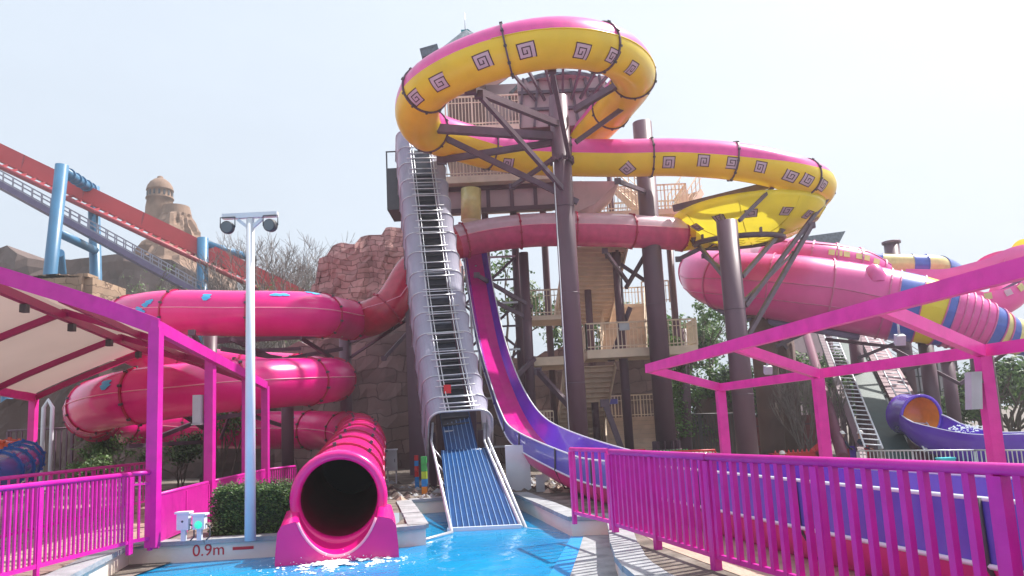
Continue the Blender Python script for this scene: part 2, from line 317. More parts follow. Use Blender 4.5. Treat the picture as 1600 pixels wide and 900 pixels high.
# water
def water_mat():
    m = bpy.data.materials.new('pool_water'); m.use_nodes = True; n = m.node_tree.nodes; L = m.node_tree.links; p = n['Principled BSDF']
    p.inputs['Roughness'].default_value = .02; p.inputs['IOR'].default_value = 1.33
    tc = n.new('ShaderNodeTexCoord'); nz = n.new('ShaderNodeTexNoise'); nz.inputs['Scale'].default_value = .35; nz.inputs['Detail'].default_value = 3; L.new(tc.outputs['Object'], nz.inputs['Vector'])
    cr = n.new('ShaderNodeValToRGB'); L.new(nz.outputs['Fac'], cr.inputs[0]); cr.color_ramp.elements[0].position = .38; cr.color_ramp.elements[1].position = .62
    cr.color_ramp.elements[0].color = (.008,.30,.68,1); cr.color_ramp.elements[1].color = (.015,.42,.80,1)
    L.new(cr.outputs[0], p.inputs['Base Color'])
    mp = n.new('ShaderNodeMapping'); mp.inputs['Scale'].default_value = (1,.6,1); L.new(tc.outputs['Object'], mp.inputs[0])
    n2 = n.new('ShaderNodeTexNoise'); n2.inputs['Scale'].default_value = 3.5; n2.inputs['Detail'].default_value = 4; n2.inputs['Distortion'].default_value = .6; L.new(mp.outputs[0], n2.inputs['Vector'])
    bp = n.new('ShaderNodeBump'); bp.inputs['Strength'].default_value = .25; bp.inputs['Distance'].default_value = .08; L.new(n2.outputs['Fac'], bp.inputs['Height']); L.new(bp.outputs[0], p.inputs['Normal'])
    t = n.new('ShaderNodeBsdfTransparent'); ms = n.new('ShaderNodeMixShader'); t.inputs[0].default_value = (.45,.8,.95,1)
    ms.inputs[0].default_value = .30; L.new(p.outputs[0], ms.inputs[1]); L.new(t.outputs[0], ms.inputs[2]); L.new(ms.outputs[0], n['Material Output'].inputs[0])
    return m
WAT = water_mat()
sheet('pool_water', pool, WZ, WAT)
sheet('pool_floor', pool, -1.15, CYN)
# pool walls + coping, one thing per run
def wall_run(a, bb, label, out, name='pool_wall', ch=.07, cw=.34, top=0.0):
    a = Vector(a); bb = Vector(bb); t = (bb-a).normalized(); nrm = Vector((t.y,-t.x,0))*out   # nrm points to the ground side
    root = thing(name, label, 'pool wall', (a.x, a.y, 0), 'pool edge walls')
    L_ = (bb-a).length; K = max(1, int(L_/.9)); b = MB()
    b.obox((a+bb)/2+nrm*.12+Vector((0,0,-.6+top/2-.02)), t*(L_/2), nrm*.12, Vector((0,0,.575+top/2)), CRM); b.build('rendered_face', root)
    b = MB()
    for i in range(K):
        p = a.lerp(bb, (i+.5)/K); j = random.uniform(-.012,.012)
        b.obox(p+nrm*(cw/2-.05+j)+Vector((0,0,top+random.uniform(-.006,.006))), t*(L_/K/2-.004), nrm*cw/2, Vector((0,0,ch/2)), STN)
    b.build('coping', root); return root
NP = len(pool)
labs = {0:'short cream pool wall with rough grey coping in the lower left corner, below the magenta fence', 1:'cream pool wall painted with 0.9m and a red dash, left of the pink tube mouth',
 2:'pool wall hidden behind the pink tube mouth', 3:'short cream block of pool wall just right of the pink tube mouth', 4:'side wall of the basin left of the blue belt, running away from the pool',
 5:'back wall of the basin left half, behind the blue conveyor belt', 6:'back wall of the basin right half, right of the blue conveyor belt', 7:'slanting cream pool wall right of the blue belt basin',
 8:'short cream pool wall in front of the narrow pink gate panel', 9:'first bit of the kerb curving toward the viewer beside the long magenta fence', 10:'second bit of the curved kerb, beside the foot of the long magenta fence', 11:'third bit of the curved kerb, counted from the pink gate panel', 12:'fourth bit of the curved kerb, where it bends right under the long fence', 13:'nearest bit of the curved kerb at the bottom edge of the photo'}
orient = -1
for i in range(14):
    if i == 2: continue
    a, c = pool[i], pool[(i+1) % NP]
    wr = wall_run(a, c, labs[i], -1)
    if i == 1:
        t = (c-a).normalized(); nn = Vector((t.y,-t.x,0))   # towards pool
        cu = bpy.data.curves.new('t', 'FONT'); cu.body = '0.9m'; cu.size = .25; cu.extrude = .003; cu.align_x = 'CENTER'
        to = bpy.data.objects.new('t', cu); COL.objects.link(to); bpy.context.view_layer.update()
        me = bpy.data.meshes.new_from_object(to.evaluated_get(bpy.context.evaluated_depsgraph_get())); bpy.data.objects.remove(to)
        me.materials.clear(); me.materials.append(REDP)
        o = bpy.data.objects.new('depth_marking', me); COL.objects.link(o); o.parent = wr; o.matrix_parent_inverse = Matrix.Translation(-wr.location)
        sel = 1 if True else -1
        mid = P(326, 862, (a.y+c.y)/2)
        k = (mid-a).dot(t); pos = a+t*k+nn*.006*1 + Vector((0,0,-.215))
        rot = Matrix(((t.x, 0, nn.x), (t.y, 0, nn.y), (0, 1, 0))).to_4x4()
        o.matrix_local = Matrix.Identity(4); o.matrix_basis = Matrix.Translation(pos) @ rot
        k2 = (P(376, 863, a.y)-a).dot(t)
        b = MB(); b.obox(a+t*k2+nn*.006+Vector((0,0,-.135)), t*.16, nn*.004, Vector((0,0,.022)), REDP); b.build('red_dash', wr)
for i in range(14, NP):
    a, c = pool[i], pool[(i+1) % NP]
    wall_run(a, c, 'pool wall on the viewer side, below the frame', -1)
# submerged bright step and wet ledge at right, dark ledge at left
b = MB(); A = [G(893,838,WZ), G(912,838,WZ), G(905,862,WZ), G(890,905,WZ), G(855,905,WZ), G(880,862,WZ)]
pts = [Vector((p.x,p.y,WZ+.012)) for p in A]; b.add(pts, [tuple(t) for t in tessellate_polygon([pts])], CYN)
b.build('shallow_step', kind='structure')
b = MB(); A = [G(912,838,WZ), G(956,836,WZ), G(958,862,WZ), G(985,905,WZ), G(890,905,WZ), G(905,862,WZ)]
pts = [Vector((p.x,p.y,WZ+.02)) for p in A]; b.add(pts, [tuple(t) for t in tessellate_polygon([pts])], STN)
b.build('wet_stone_ledge', kind='structure')
b = MB(); A = [G(100,905,WZ), G(202,880,WZ), G(268,880,WZ), G(200,905,WZ)]
pts = [Vector((p.x,p.y,WZ+.02)) for p in A]; b.add(pts, [tuple(t) for t in tessellate_polygon([pts])], SOIL)
b.build('dark_stone_ledge', kind='structure')

# ================================================================== TUBE SLIDE (yellow top -> pink helix -> mouth)
RT = .72
ypts = [P(905,232,31.5), P(925,205,29.5), P(965,160,26.5), P(990,118,24), P(955,80,21.8), P(865,67,20.5), P(750,92,20.6), P(665,140,22), P(658,195,24.4), P(720,222,26.6),
        P(810,242,27.8), P(950,247,28), P(1060,246,28), P(1160,254,28), P(1240,272,28.3), P(1278,292,30), P(1248,318,32.4), P(1180,344,33.4), P(1115,360,32.6), P(1065,366,31)]
ppts = [P(1065,366,31), P(1000,362,30.4), P(920,359,30), P(830,360,30), P(750,370,29.8), P(690,388,29.4), P(645,425,28.8), P(622,462,28.3), P(598,488,28)]
hpts = [P(*q) for q in [(560,501,28.8),(534,498,27.4),(482,491,24.8),(370,490,24),(240,490,24.8),(180,508,27.5),(215,545,30.8),(330,572,31.4),(450,580,30.8),(515,590,28.4),(513,594,25),(440,598,22.6),(320,606,21),(215,619,20.1),(152,634,21.6),(143,647,24),(157,657,26.8),(192,664,28.8),(260,669,30),(380,672,30),(490,672,29.2),(548,677,26.8),(562,690,22.5),(550,725,17),(530,778,12.1)]]
RH = .69
Y_ = Path(ypts); H = Path(ppts+hpts, [.684]*len(ppts)+[.74]*(len(hpts)-4)+[.73,.71,.69,.69]); PP = H
qsp = min((( H.at(k*.1)[0]-ppts[-1]).length, k*.1) for k in range(int(H.L/.1)))[1]; q72 = qsp*.68
ts = thing('tube_slide', 'long enclosed tube slide, yellow at the top, hot pink coils ending in the pool', 'water slide', (ypts[0].x, ypts[0].y, 0))
A0, A1 = R(5), R(175)
def sst(x, a, c): t = max(0, min(1, (x-a)/(c-a))); return t*t*(3-2*t)
fa0 = lambda f: A0-R(10)*sst(f, .3, .38)*(1-sst(f, .7, .74))+R(34)*sst(f, .72, .84); fa1 = lambda f: A1+R(10)*sst(f, .3, .38)*(1-sst(f, .7, .74))-R(34)*sst(f, .72, .84)
b = MB(); shell(b, Y_, 0, Y_.L, RT, fa0, fa1, PKT, 12); upo = b.build('pink_top_shell', ts)
b = MB(); shell(b, Y_, 0, Y_.L, RT, fa1, lambda f: fa0(f)+2*math.pi, YEL, 22)
for th in (A0, A1): line_on(b, Y_, 0, Y_.L*.3, th, RT, YEL, .022)
dec_px = [(652,153,0),(683,127,0),(754,96,0),(822,79,0),(909,82,0),(959,91,0),(988,107,0),(792,256,0),(980,262,1),(1047,253,0),(1097,252,0),(1147,256,0),(1190,260,0),(1235,276,0),(1263,284,0),(1285,288,0)]
def find(path, px, py, r=RT):      # nearest visible spot of the shell
    best = None; q = 0
    while q < path.L:
        c, t, sd_, u, e = path.frame(q)
        for k in range(40):
            a = 2*math.pi*k/40; nrm = sd_*math.cos(a)+u*math.sin(a); p = c+nrm*r
            if nrm.dot((EY-p).normalized()) < .12: continue
            x, y = proj(p); d = (x-px)**2+(y-py)**2
            sc = d+ .0*p.y
            if best is None or sc < best[0]: best = (sc, q, a)
        q += .12
    return best[1], best[2]
for px, py, rt in dec_px:
    q, a = find(Y_, px, py)
    decal(b, Y_, q, a, RT, random.uniform(.40,.47), R(45) if rt else R(random.choice((-8,5,0,90,-6,180))), random.choice((1,1,-1)))
b.build('yellow_lower_shell', ts)
bc_ = P(1168,336,31.0); bc_.z = 9.55; b = MB(); prof = [(0,-.72),(.8,-.70),(1.6,-.60),(2.3,-.38),(2.8,-.08),(3.05,.28),(3.1,.5),(3.0,.5),(2.9,.28)]
b.lathe(bc_, prof, YEL, 48)
def bowl_pt(a, rr, off=.015):
    for (r0_,z0_),(r1_,z1_) in zip(prof[:6], prof[1:7]):
        if r0_ <= rr <= r1_: z = z0_+(z1_-z0_)*(rr-r0_)/(r1_-r0_); break
    else: z = .4
    return bc_+Vector((math.cos(a)*rr*1.004, math.sin(a)*rr*1.004, z-off))
for k, (ad_, rr_) in enumerate(((200,2.55),(228,2.6),(255,2.6),(285,2.62),(312,2.6),(338,2.55),(270,1.1),(20,1.5),(150,1.6))):
    a0_ = R(ad_); sz_ = .22
    def q4_(x0,y0,x1,y1,off,m):
        vs = [bowl_pt(a0_+X/rr_, rr_+Y*.8, off) for X,Y in ((x0,y0),(x1,y0),(x1,y1),(x0,y1))]; b.add(vs, [(0,1,2,3)], m)
    q4_(-sz_,-sz_,sz_,sz_,.02,LIL); w_ = .03
    sq = [(-sz_,sz_),(-sz_,-sz_),(sz_,-sz_),(sz_,sz_*.95),(-sz_*.45,sz_*.95),(-sz_*.45,-sz_*.45),(sz_*.5,-sz_*.45),(sz_*.5,sz_*.4),(0,sz_*.4)]
    for (x0,y0),(x1,y1) in zip(sq[:-1], sq[1:]): q4_(min(x0,x1)-w_/2,min(y0,y1)-w_/2,max(x0,x1)+w_/2,max(y0,y1)+w_/2,.03,DKP)
b.build('yellow_bowl', ts)
for k in range(8):
    a = R(22+45*k); b = MB(); b.tube([bowl_pt(a, rr, .02) for rr in (.3,.9,1.6,2.2,2.7,3.04)], .02, YEL, 5); b.build('bowl_rib', ts)
fq = 1.2
while fq < Y_.L-.5:
    b = MB(); flange(b, Y_, fq, RT, BRN2 if True else PKT, .05, .05, 10, DGR); b.build('flange', ts); fq += 3.15
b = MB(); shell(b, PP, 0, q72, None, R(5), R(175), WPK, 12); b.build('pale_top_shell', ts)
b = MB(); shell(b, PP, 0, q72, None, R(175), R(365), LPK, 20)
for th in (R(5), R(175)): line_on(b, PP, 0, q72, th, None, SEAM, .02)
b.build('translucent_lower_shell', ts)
b = MB(); shell(b, PP, q72, qsp+.8, None, 0, 2*math.pi, DRD, 32); line_on(b, PP, q72, qsp+.8, R(165), None, SEAM, .02); b.build('dark_red_bend', ts)
fq = 0.05
while fq < qsp+1: b = MB(); flange(b, PP, fq, None, HOTD, .05, .05, 10); b.build('flange', ts); fq += 2.3
b = MB(); shell(b, H, qsp+.8, H.L, None, 0, 2*math.pi, HOT, 36, .3)
for th in (R(6), R(174)): line_on(b, H, qsp+.8, H.L-1.2, th, None, SEAM, .016)
for px, py in ((217,483),(232,474),(325,463),(435,462),(487,459),(350,648),(360,646),(452,654),(168,602)):
    q, a = find(H, px, py, .74)
    vs = []; n_ = 18
    for k in range(n_):
        z = 2*math.pi*k/n_; lob = 1+.38*math.sin(2*z+px)+.18*math.sin(5*z); c, t, sd_, u, e = H.frame(q+.19*math.cos(z)*lob); aa = a+.10*math.sin(z)*lob/RH; vs.append(c+(sd_*math.cos(aa)+u*math.sin(aa))*(e+.015))
    c, t, sd_, u, e = H.frame(q); vs.append(c+(sd_*math.cos(a)+u*math.sin(a))*(e+.025))
    b.add(vs, [(k, (k+1)%n_, n_) for k in range(n_)], SKYB)
b.build('pink_coil_shell', ts)
fq = qsp+2.2
while fq < H.L-.8:
    b = MB(); flange(b, H, fq, None, HOTD, .05, .04, 10 if fq < H.L-14 else 7, DGR); b.build('flange', ts); fq += 2.6 if fq < H.L-14 else 1.9
# mouth: lip and flared skirt
c, t, sd_, u, e = H.frame(H.L); t = Vector((t.x, t.y, 0)).normalized(); sd_ = t.cross(Vector((0,0,1))); u = Vector((0,0,1))
b = MB(); n_ = 40; prof = [(RH-.10,-.05),(RH-.09,.12),(RH-.03,.17),(RH+.03,.15),(RH+.06,.05),(RH+.05,-.12),(RH-.01,-.14)]
b.lathe(c, prof, HOT, n_, t)
b.build('mouth_lip', ts)
MI = mat('shaded_pink_interior', (.30,.004,.055), .35, spec=.4)  # pink lining with the shade inside the mouth put into its colour
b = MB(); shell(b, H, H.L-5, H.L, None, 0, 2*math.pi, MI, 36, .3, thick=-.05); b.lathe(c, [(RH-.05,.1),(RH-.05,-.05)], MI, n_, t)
cc_, tt_, s__, u__, e_ = H.frame(H.L-5); b.lathe(cc_, [(0,0),(RH*.96,0)], BLACK, 36, tt_)  # black disc painted in for the darkness deeper in the tube
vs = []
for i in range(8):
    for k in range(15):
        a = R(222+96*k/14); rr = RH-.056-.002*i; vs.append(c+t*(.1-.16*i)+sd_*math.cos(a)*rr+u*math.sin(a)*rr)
b.add(vs, [(i*15+k,i*15+k+1,(i+1)*15+k+1,(i+1)*15+k) for i in range(7) for k in range(14)], HOT, True)  # floor strip left bright pink for the daylight reaching in
b.build('shaded_interior', ts)
b = MB(); zb = WZ-.55-c.z; front = .62
def prof_at(f):
    ri = RH-.08+.02*f; a0 = R(192)+R(14)*f; inner = [(ri*math.cos(a0+(R(540)-2*a0)*k/20), ri*math.sin(a0+(R(540)-2*a0)*k/20)-.16*f*abs(math.sin(math.pi*k/20))) for k in range(21)]
    x0 = abs(inner[0][0]); z0 = inner[0][1]
    outer_ = [(x0+.04, z0+.02), (.80, z0-.03), (.86, -.36-.04*f), (.89, -.7), (.91, zb)]
    left = [(-x, z) for x, z in outer_]; return left[::-1]+inner+outer_
rings = []
for f in (0, .35, .7, 1): rings.append([c+t*(f*front-.02)+sd_*x+u*z for x, z in prof_at(f)])
K = len(rings[0]); vs = [p for r_ in rings for p in r_]
b.add(vs, [(i*K+k, i*K+k+1, (i+1)*K+k+1, (i+1)*K+k) for i in range(3) for k in range(K-1)], HOT, True)
fr = rings[-1]; m2 = 13
half = fr[:5]+fr[5:16]; half2 = fr[15:26]+fr[26:]
nrmf = t
def cap(poly):
    bt = [Vector(((p-c).dot(sd_), (p-c).dot(u), 0)) for p in poly]; b.add(poly, [tuple(q) for q in tessellate_polygon([bt])], HOT)
botm = c+t*front-.02*t+u*zb
cap([p for p in fr])
lipc = [p+t*.005 for p in fr[5:26]]; b.tube(lipc, .022, SEAM, 6)
b.build('flared_skirt', ts)

# slide support structures under the coils
def column(px, Y, z0, ztop_px, r, label, braces=(), rings_=(), name='support_column', grp='dark plum support columns of the slides', m=BRN, base=True):
    p0 = PZ(px, Y, z0); lo, hi = z0, 40.0
    for _ in range(30):
        mid = (lo+hi)/2
        if proj((p0.x, Y, mid))[1] > ztop_px: lo = mid
        else: hi = mid
    root = thing(name, label, 'column', p0, grp)
    b = MB(); b.tube([p0, Vector((p0.x, Y, lo))], r, m, 28); zz = z0+2.9
    while zz < lo-1: b.tube([Vector((p0.x,Y,zz-.012)), Vector((p0.x,Y,zz+.012))], r+.012, BRN2, 24); zz += 3.0
    b.build('shaft', root)
    if base:
        b = MB(); b.tube([p0, p0+Vector((0,0,.06))], r*1.5, m, 20)
        for k in range(10):
            a = 2*math.pi*k/10; d = Vector((math.cos(a), math.sin(a), 0)); b.obox(p0+d*(r*1.2)+Vector((0,0,.2)), d*(r*.22), d.cross(Vector((0,0,1)))*.015, Vector((0,0,.18)), m)
        b.build('base_flange', root)
    for zz in rings_:
        z = P(proj(p0)[0], zz, Y).z; b = MB(); b.tube([Vector((p0.x,Y,z-.05)), Vector((p0.x,Y,z+.05))], r*1.25, m, 24)
        for k in range(16):
            a = 2*math.pi*k/16; b.box(Vector((p0.x+math.cos(a)*r*1.2-.03, Y+math.sin(a)*r*1.2-.03, z-.11)), Vector((p0.x+math.cos(a)*r*1.2+.03, Y+math.sin(a)*r*1.2+.03, z+.11)), m)
        b.build('bolted_joint', root)
    for (x0, y0, Y0, x1, y1, Y1, rr) in braces:
        b = MB(); b.bar(P(x0,y0,Y0), P(x1,y1,Y1), rr, rr*1.25, BRN2)
        e = P(x0,y0,Y0); b.obox(e, Vector((rr,0,0)), Vector((0,rr*.6,0)), Vector((0,0,rr*.9)), BRN2); b.build('brace', root)
    return root
column(907, 25, 0, 152, .33, 'tall plum column fanning braces up to the yellow top loop, before the tower',
  [(735,139,21.2,880,197,25,.17),(748,148,21.4,888,305,25,.13),(655,199,24.0,875,214,25,.22),(688,212,25,903,316,25,.15),(690,250,26,868,222,25,.17),(862,108,20.9,889,245,24.7,.13),(982,122,23.6,898,172,25,.17),(1000,150,25.6,900,222,25.2,.13),(800,292,27.6,868,246,25,.12)], [250])
column(1042, 30.6, .35, 192, .40, 'thick plum column with a bare top, standing between the beige stairs and the green box',
  [(1215,286,28.6,1052,326,30.3,.2),(1060,405,31,1095,388,30.6,.12),(965,283,28,1010,300,30.4,.12)])
column(1172, 26.5, -.6, 346, .37, 'right hand plum column under the yellow coil with a ring of steel at its head',
  [(1085,375,31,1150,455,26.6,.12),(1100,400,30,1155,440,26.6,.1),(1235,345,30.5,1160,432,26.6,.12),(1268,352,29,1160,540,26.7,.13),(1300,300,30,1165,478,26.8,.12),(1215,285,28.4,1155,345,27,.1),(1120,315,29.5,1150,420,26.7,.1),(1240,395,31,1162,470,26.7,.08)])
rc = P(1152,362,30.6); rc.z = 8.72; rroot = thing('support_ring', 'dark steel ring hanging under the yellow coil above the right plum column', 'steel ring', rc)
b = MB(); b.tube([rc+Vector((math.cos(2*math.pi*k/36)*1.75, math.sin(2*math.pi*k/36)*2.0, .22*math.sin(2*math.pi*k/36))) for k in range(36)], .11, BRN2, 8, closed=True); b.build('ring_tube', rroot)
for k in range(9):
    a = 2*math.pi*k/9; p = rc+Vector((math.cos(a)*1.75, math.sin(a)*2.0, .22*math.sin(a))); b = MB(); b.bar(p-Vector((0,0,.1)), p+Vector((0,0,.28)), .07, .16, BRN2); b.build('ring_bracket', rroot)
column(963, 33.5, 8, 196, .12, 'thin plum post beside the pink start of the yellow slide', base=False)
column(985, 32, 0, 392, .19, 'slim plum post in the middle of the beige stairs, with a fork of braces on top',
  [(945,392,30.5,980,440,32,.12),(1010,395,30.5,978,450,32,.12),(955,560,32.5,985,480,32,.14),(950,400,32,1010,440,32,.12),(870,685,30,930,735,29,.2),(945,630,31,975,712,31,.18)])
column(835, 31, 0, 395, .2, 'plum post behind the purple slide, carrying the translucent pink tube', [(805,590,30,835,560,31,.14),(770,470,30.5,830,500,31,.12),(840,580,31,895,640,29,.17),(745,430,29.8,832,480,31,.12)])
column(327, 25.5, 0, 520, .22, 'plum post under the pink coils, left one behind the canopy posts', [(300,520,23,326,560,25.4,.1)])
column(450, 25.3, 0, 560, .2, 'plum post under the pink coils, middle one behind the lamp post')
column(543, 30.2, 0, 512, .24, 'plum post under the right bend of the pink coils', [(600,560,29,655,500,30,.1),(610,510,28.5,545,535,30.2,.12),(635,500,28.5,545,560,30.2,.08)])
def frame_thing(segs, name, label, cat, m=BRN2, grp=None, ys=1.0):
    segs = [(a,b_,c*ys,d,e,f*ys,g) for a,b_,c,d,e,f,g in segs]
    p0 = P(segs[0][0], segs[0][1], segs[0][2]); root = thing(name, label, cat, (p0.x,p0.y,0), grp)
    for (x0,y0,Y0,x1,y1,Y1,rr) in segs:
        b = MB(); b.bar(P(x0,y0,Y0), P(x1,y1,Y1), rr, rr*1.2, m); b.build('strut', root)
    return root
frame_thing([(330,533,24,535,522,24.5,.16),(345,545,24,440,560,25,.12),(360,530,23.5,420,556,25,.1),(440,562,25,535,545,26,.12),(470,528,24,520,560,26,.1),(390,548,25,470,545,25,.1)], 'coil_bracket', 'plum steel brackets under the top pink coil', 'steel bracket', grp='brackets under the pink coils', ys=1.09)
frame_thing([(200,697,21,330,690,24,.1),(230,690,20,330,650,24,.1),(275,640,20,325,672,24,.12),(290,640,20,330,665,24,.1),(360,645,24,345,685,25,.08),(395,650,24,440,665,25,.1),(330,655,24,420,640,24,.12)], 'coil_bracket', 'plum steel brackets under the lower pink coil, behind the canopy posts', 'steel bracket', grp='brackets under the pink coils', ys=1.09)

# ================================================================== RAFT CONVEYOR
cv = thing('raft_conveyor', 'steep conveyor with lavender covers and barred top climbing from the pool to the tower', 'conveyor', G(752,826,WZ))
lo0 = P(757,826,14.3); lo1 = P(727,702,20.4)
def xdir(a, b_): d = Vector((b_.x-a.x, b_.y-a.y, 0)).normalized(); return Vector((d.y, -d.x, 0))
def ribbed(a, c, wd, m1, m2, nr, name, par):
    t = (c-a).normalized(); s_ = Vector((1,0,0)); s_ = (s_-t*s_.dot(t)).normalized(); u_ = s_.cross(t)
    b = MB(); b.obox((a+c)/2-u_*.04, (c-a)/2, s_*wd/2, u_*.035, m1)
    for k in range(nr):
        x = -wd/2+wd*(k+.5)/nr; b.obox((a+c)/2+s_*x+u_*.004, (c-a)/2, s_*wd/nr*.06, u_*.010, m2)
    b.build(name, par)
ribbed(lo0, lo1, 1.28, BLU, BLW, 12, 'lower_blue_belt', cv)
b = MB(); b.obox(lo0+Vector((0,-.03,-.0)), Vector((.68,0,0)), Vector((0,.04,0)), Vector((0,0,.05)), WHT); b.build('end_bar', cv); b = MB(); b.tube([lo1+Vector((-.64,0,-.06)), lo1+Vector((.64,0,-.06))], .07, BLU, 10); b.build('belt_end_roller', cv)
up0 = P(722,708,20.3); up1 = P(709,640,22.2)
ribbed(up0+Vector((0,.1,0)), up1, .86, BLU, BLW, 7, 'upper_blue_belt', cv)
C0 = P(713,664,21.4); C1 = P(655,232,28.6)
cvp = [P(722,706,20.6), P(714,668,21.5), P(700,590,22.8), P(686,500,24.2), P(671,380,26), P(660,290,27.5), P(654,235,28.4)]
CVP = Path(cvp); s0 = Vector((1,.16,0)).normalized()
def cvframe(q):
    c, t, sd_, u_, e = CVP.frame(q); s_ = (s0-t*s0.dot(t)).normalized(); return c, t, s_, s_.cross(t)
q0c = .45
b = MB(); K = 60; vs = []
for i in range(K+1):
    c, t, s_, u_ = cvframe(q0c+.2+(CVP.L-q0c-.2)*i/K); vs += [c-s_*.40, c+s_*.40]
b.add(vs, [(2*i, 2*i+1, 2*i+3, 2*i+2) for i in range(K)], BLK)
for i in range(int((CVP.L-2)/.28)):
    c, t, s_, u_ = cvframe(q0c+.5+i*.28); b.obox(c+u_*.03, s_*.38, t*.025, u_*.03, GRY if i % 4 == 0 else DGR)
b.build('black_belt', cv)
U_ = Vector((0,0,1)); HW, HH, CR = .86, 1.0, .36
def hoop_profile(side):   # from base up to the edge of the open top
    pts = [(side*HW*1.04, -.55), (side*HW*1.02, 0), (side*HW, HH-CR)]
    for k in range(1, 7):
        a = R(90)*k/6; pts.append((side*(HW-CR+CR*math.cos(a)), HH-CR+CR*math.sin(a)))
    pts.append((side*.37, HH)); return pts
for side, nm in ((-1, 'side_cover'), (1, 'side_cover')):
    b = MB(); pr = hoop_profile(side); n_ = len(pr); step = .9; ncell = int((CVP.L-q0c)/step); vs = []; sub = 6; rows = 0
    for i in range(ncell*sub+1):
        q = q0c+(CVP.L-q0c)*i/(ncell*sub); ph = (i % sub)/sub; bulge = .055*math.sin(math.pi*ph)
        c, t, s_, u_ = cvframe(q)
        drop = 1.1*(1-sst(q, q0c+.3, q0c+3.2)) if side < 0 else 0
        for k_, (x, z) in enumerate(pr): vs.append(c+s_*(x*(1-bulge*.9)*(1 if k_ else 1.0))+(u_*((z+1e-3)*(1-bulge*.7) if z > 0 else z))-(U_*drop if k_ == 0 else U_*0))
        rows += 1
    b.add(vs, [(i*n_+k, i*n_+k+1, (i+1)*n_+k+1, (i+1)*n_+k) for i in range(rows-1) for k in range(n_-1)], LAV, False)
    b.build(nm, cv, None)
ncell = int((CVP.L-q0c)/.9)
for i in range(ncell+1):
    c, t, s_, u_ = cvframe(q0c+(CVP.L-q0c)*i/ncell); b = MB()
    l = [c+s_*x*1.012+u_*(z*1.012) for x, z in hoop_profile(-1)]; r_ = [c+s_*x*1.012+u_*(z*1.012) for x, z in hoop_profile(1)]
    b.tube(l+r_[::-1], .017 if i else .035, GAL, 6); b.build('hoop', cv)
b = MB()
for x in (-.40, -.30, .30, .40):
    b.tube([cvframe(q0c+(CVP.L-q0c)*i/30)[0]+cvframe(q0c+(CVP.L-q0c)*i/30)[2]*x+cvframe(q0c+(CVP.L-q0c)*i/30)[3]*(HH+.03) for i in range(31)], .015, GAL, 5)
b.build('top_rail', cv)
b = MB(); i = 0; q = q0c+.2
while q < CVP.L-.1:
    c, t, s_, u_ = cvframe(q); w_ = .5 if i % 3 else .56
    b.tube([c-s_*w_+u_*(HH+.05), c+s_*w_+u_*(HH+.05)], .018, GAL, 5); q += (.28, .34, .5, .26, .6)[i % 5]; i += 1
b.build('cross_bars', cv)
# frames along the lower belt
for sx, a0, a1 in ((-1, P(706,832,14.0), P(674,690,20.6)), (1, P(822,826,14.3), P(762,684,20.9)), (1, P(815,824,14.3), P(757,690,20.7))):
    b = MB(); b.tube([a0, a1, a1+Vector((0,.5,.5))], .035, GAL, 8)
    b.build('side_rail', cv)
b = MB()
b.tube([P(706,832,14.0), P(652,847,13.0)], .035, GAL, 8); b.build('bottom_rail', cv); b = MB(); b.tube([P(822,826,14.3), P(892,834,13.4)], .025, GAL, 8); b.build('bottom_rail', cv)
b = MB()
for k in range(5):
    f = k/5+.1; p = P(706,832,14.0).lerp(P(674,690,20.6), f); q_ = lo0.lerp(lo1, f)+Vector((-.62,0,-.1)); b.tube([p, q_], .02, GAL, 6)
    p = P(822,826,14.3).lerp(P(762,684,20.9), f); q_ = lo0.lerp(lo1, f)+Vector((.62,0,-.1)); mid = (p+q_)/2+Vector((0,0,-.15)); b.tube([p, mid, q_], .015, GAL, 6)
b.build('cross_brace', cv)
for f in (.45, .75, .98):
    for sx in (-.5, .5):
        b = MB(); p = lo0.lerp(lo1, f)+Vector((sx,0,-.1)); b.box(p-Vector((.06,.06,p.z+.9)), p+Vector((.06,.06,0)), DKW); b.build('support_leg', cv)
for f in (.08,.2,.34,.5,.7,.9):
    c, t, s_, u_ = cvframe(q0c+(CVP.L-q0c)*f)
    for sx in (-.7,.7):
        b = MB(); b.bar(Vector((c.x+sx, c.y+.3, c.z-.4)), Vector((c.x+sx, c.y+.32, 0)), .18, .18, BRN); b.build('tower_leg', cv)
b = MB(); b.box(P(699,608,21)-Vector((.1,.02,.12)), P(699,608,21)+Vector((.1,.02,.12)), REDP); b.build('red_sign_plate', cv)

# ================================================================== OPEN PURPLE SLIDE
op = [P(738,372,31.5), P(745,420,30.5), P(753,470,29.2), P(767,540,27.2), P(786,602,25), P(812,661,22.4), P(846,698,19.6), Vector((1.78,16.3,.44)), Vector((2.45,13.2,.38)), Vector((2.98,10.8,.38)), Vector((3.55,8,.38)), Vector((4.15,5.2,.38)), Vector((4.75,2.4,.38)), Vector((5.3,-.8,.38))]
OP = Path(op)
os_ = thing('open_slide', 'open violet and magenta trough slide curving down behind the long magenta fence', 'water slide', (op[7].x, op[7].y, 0))
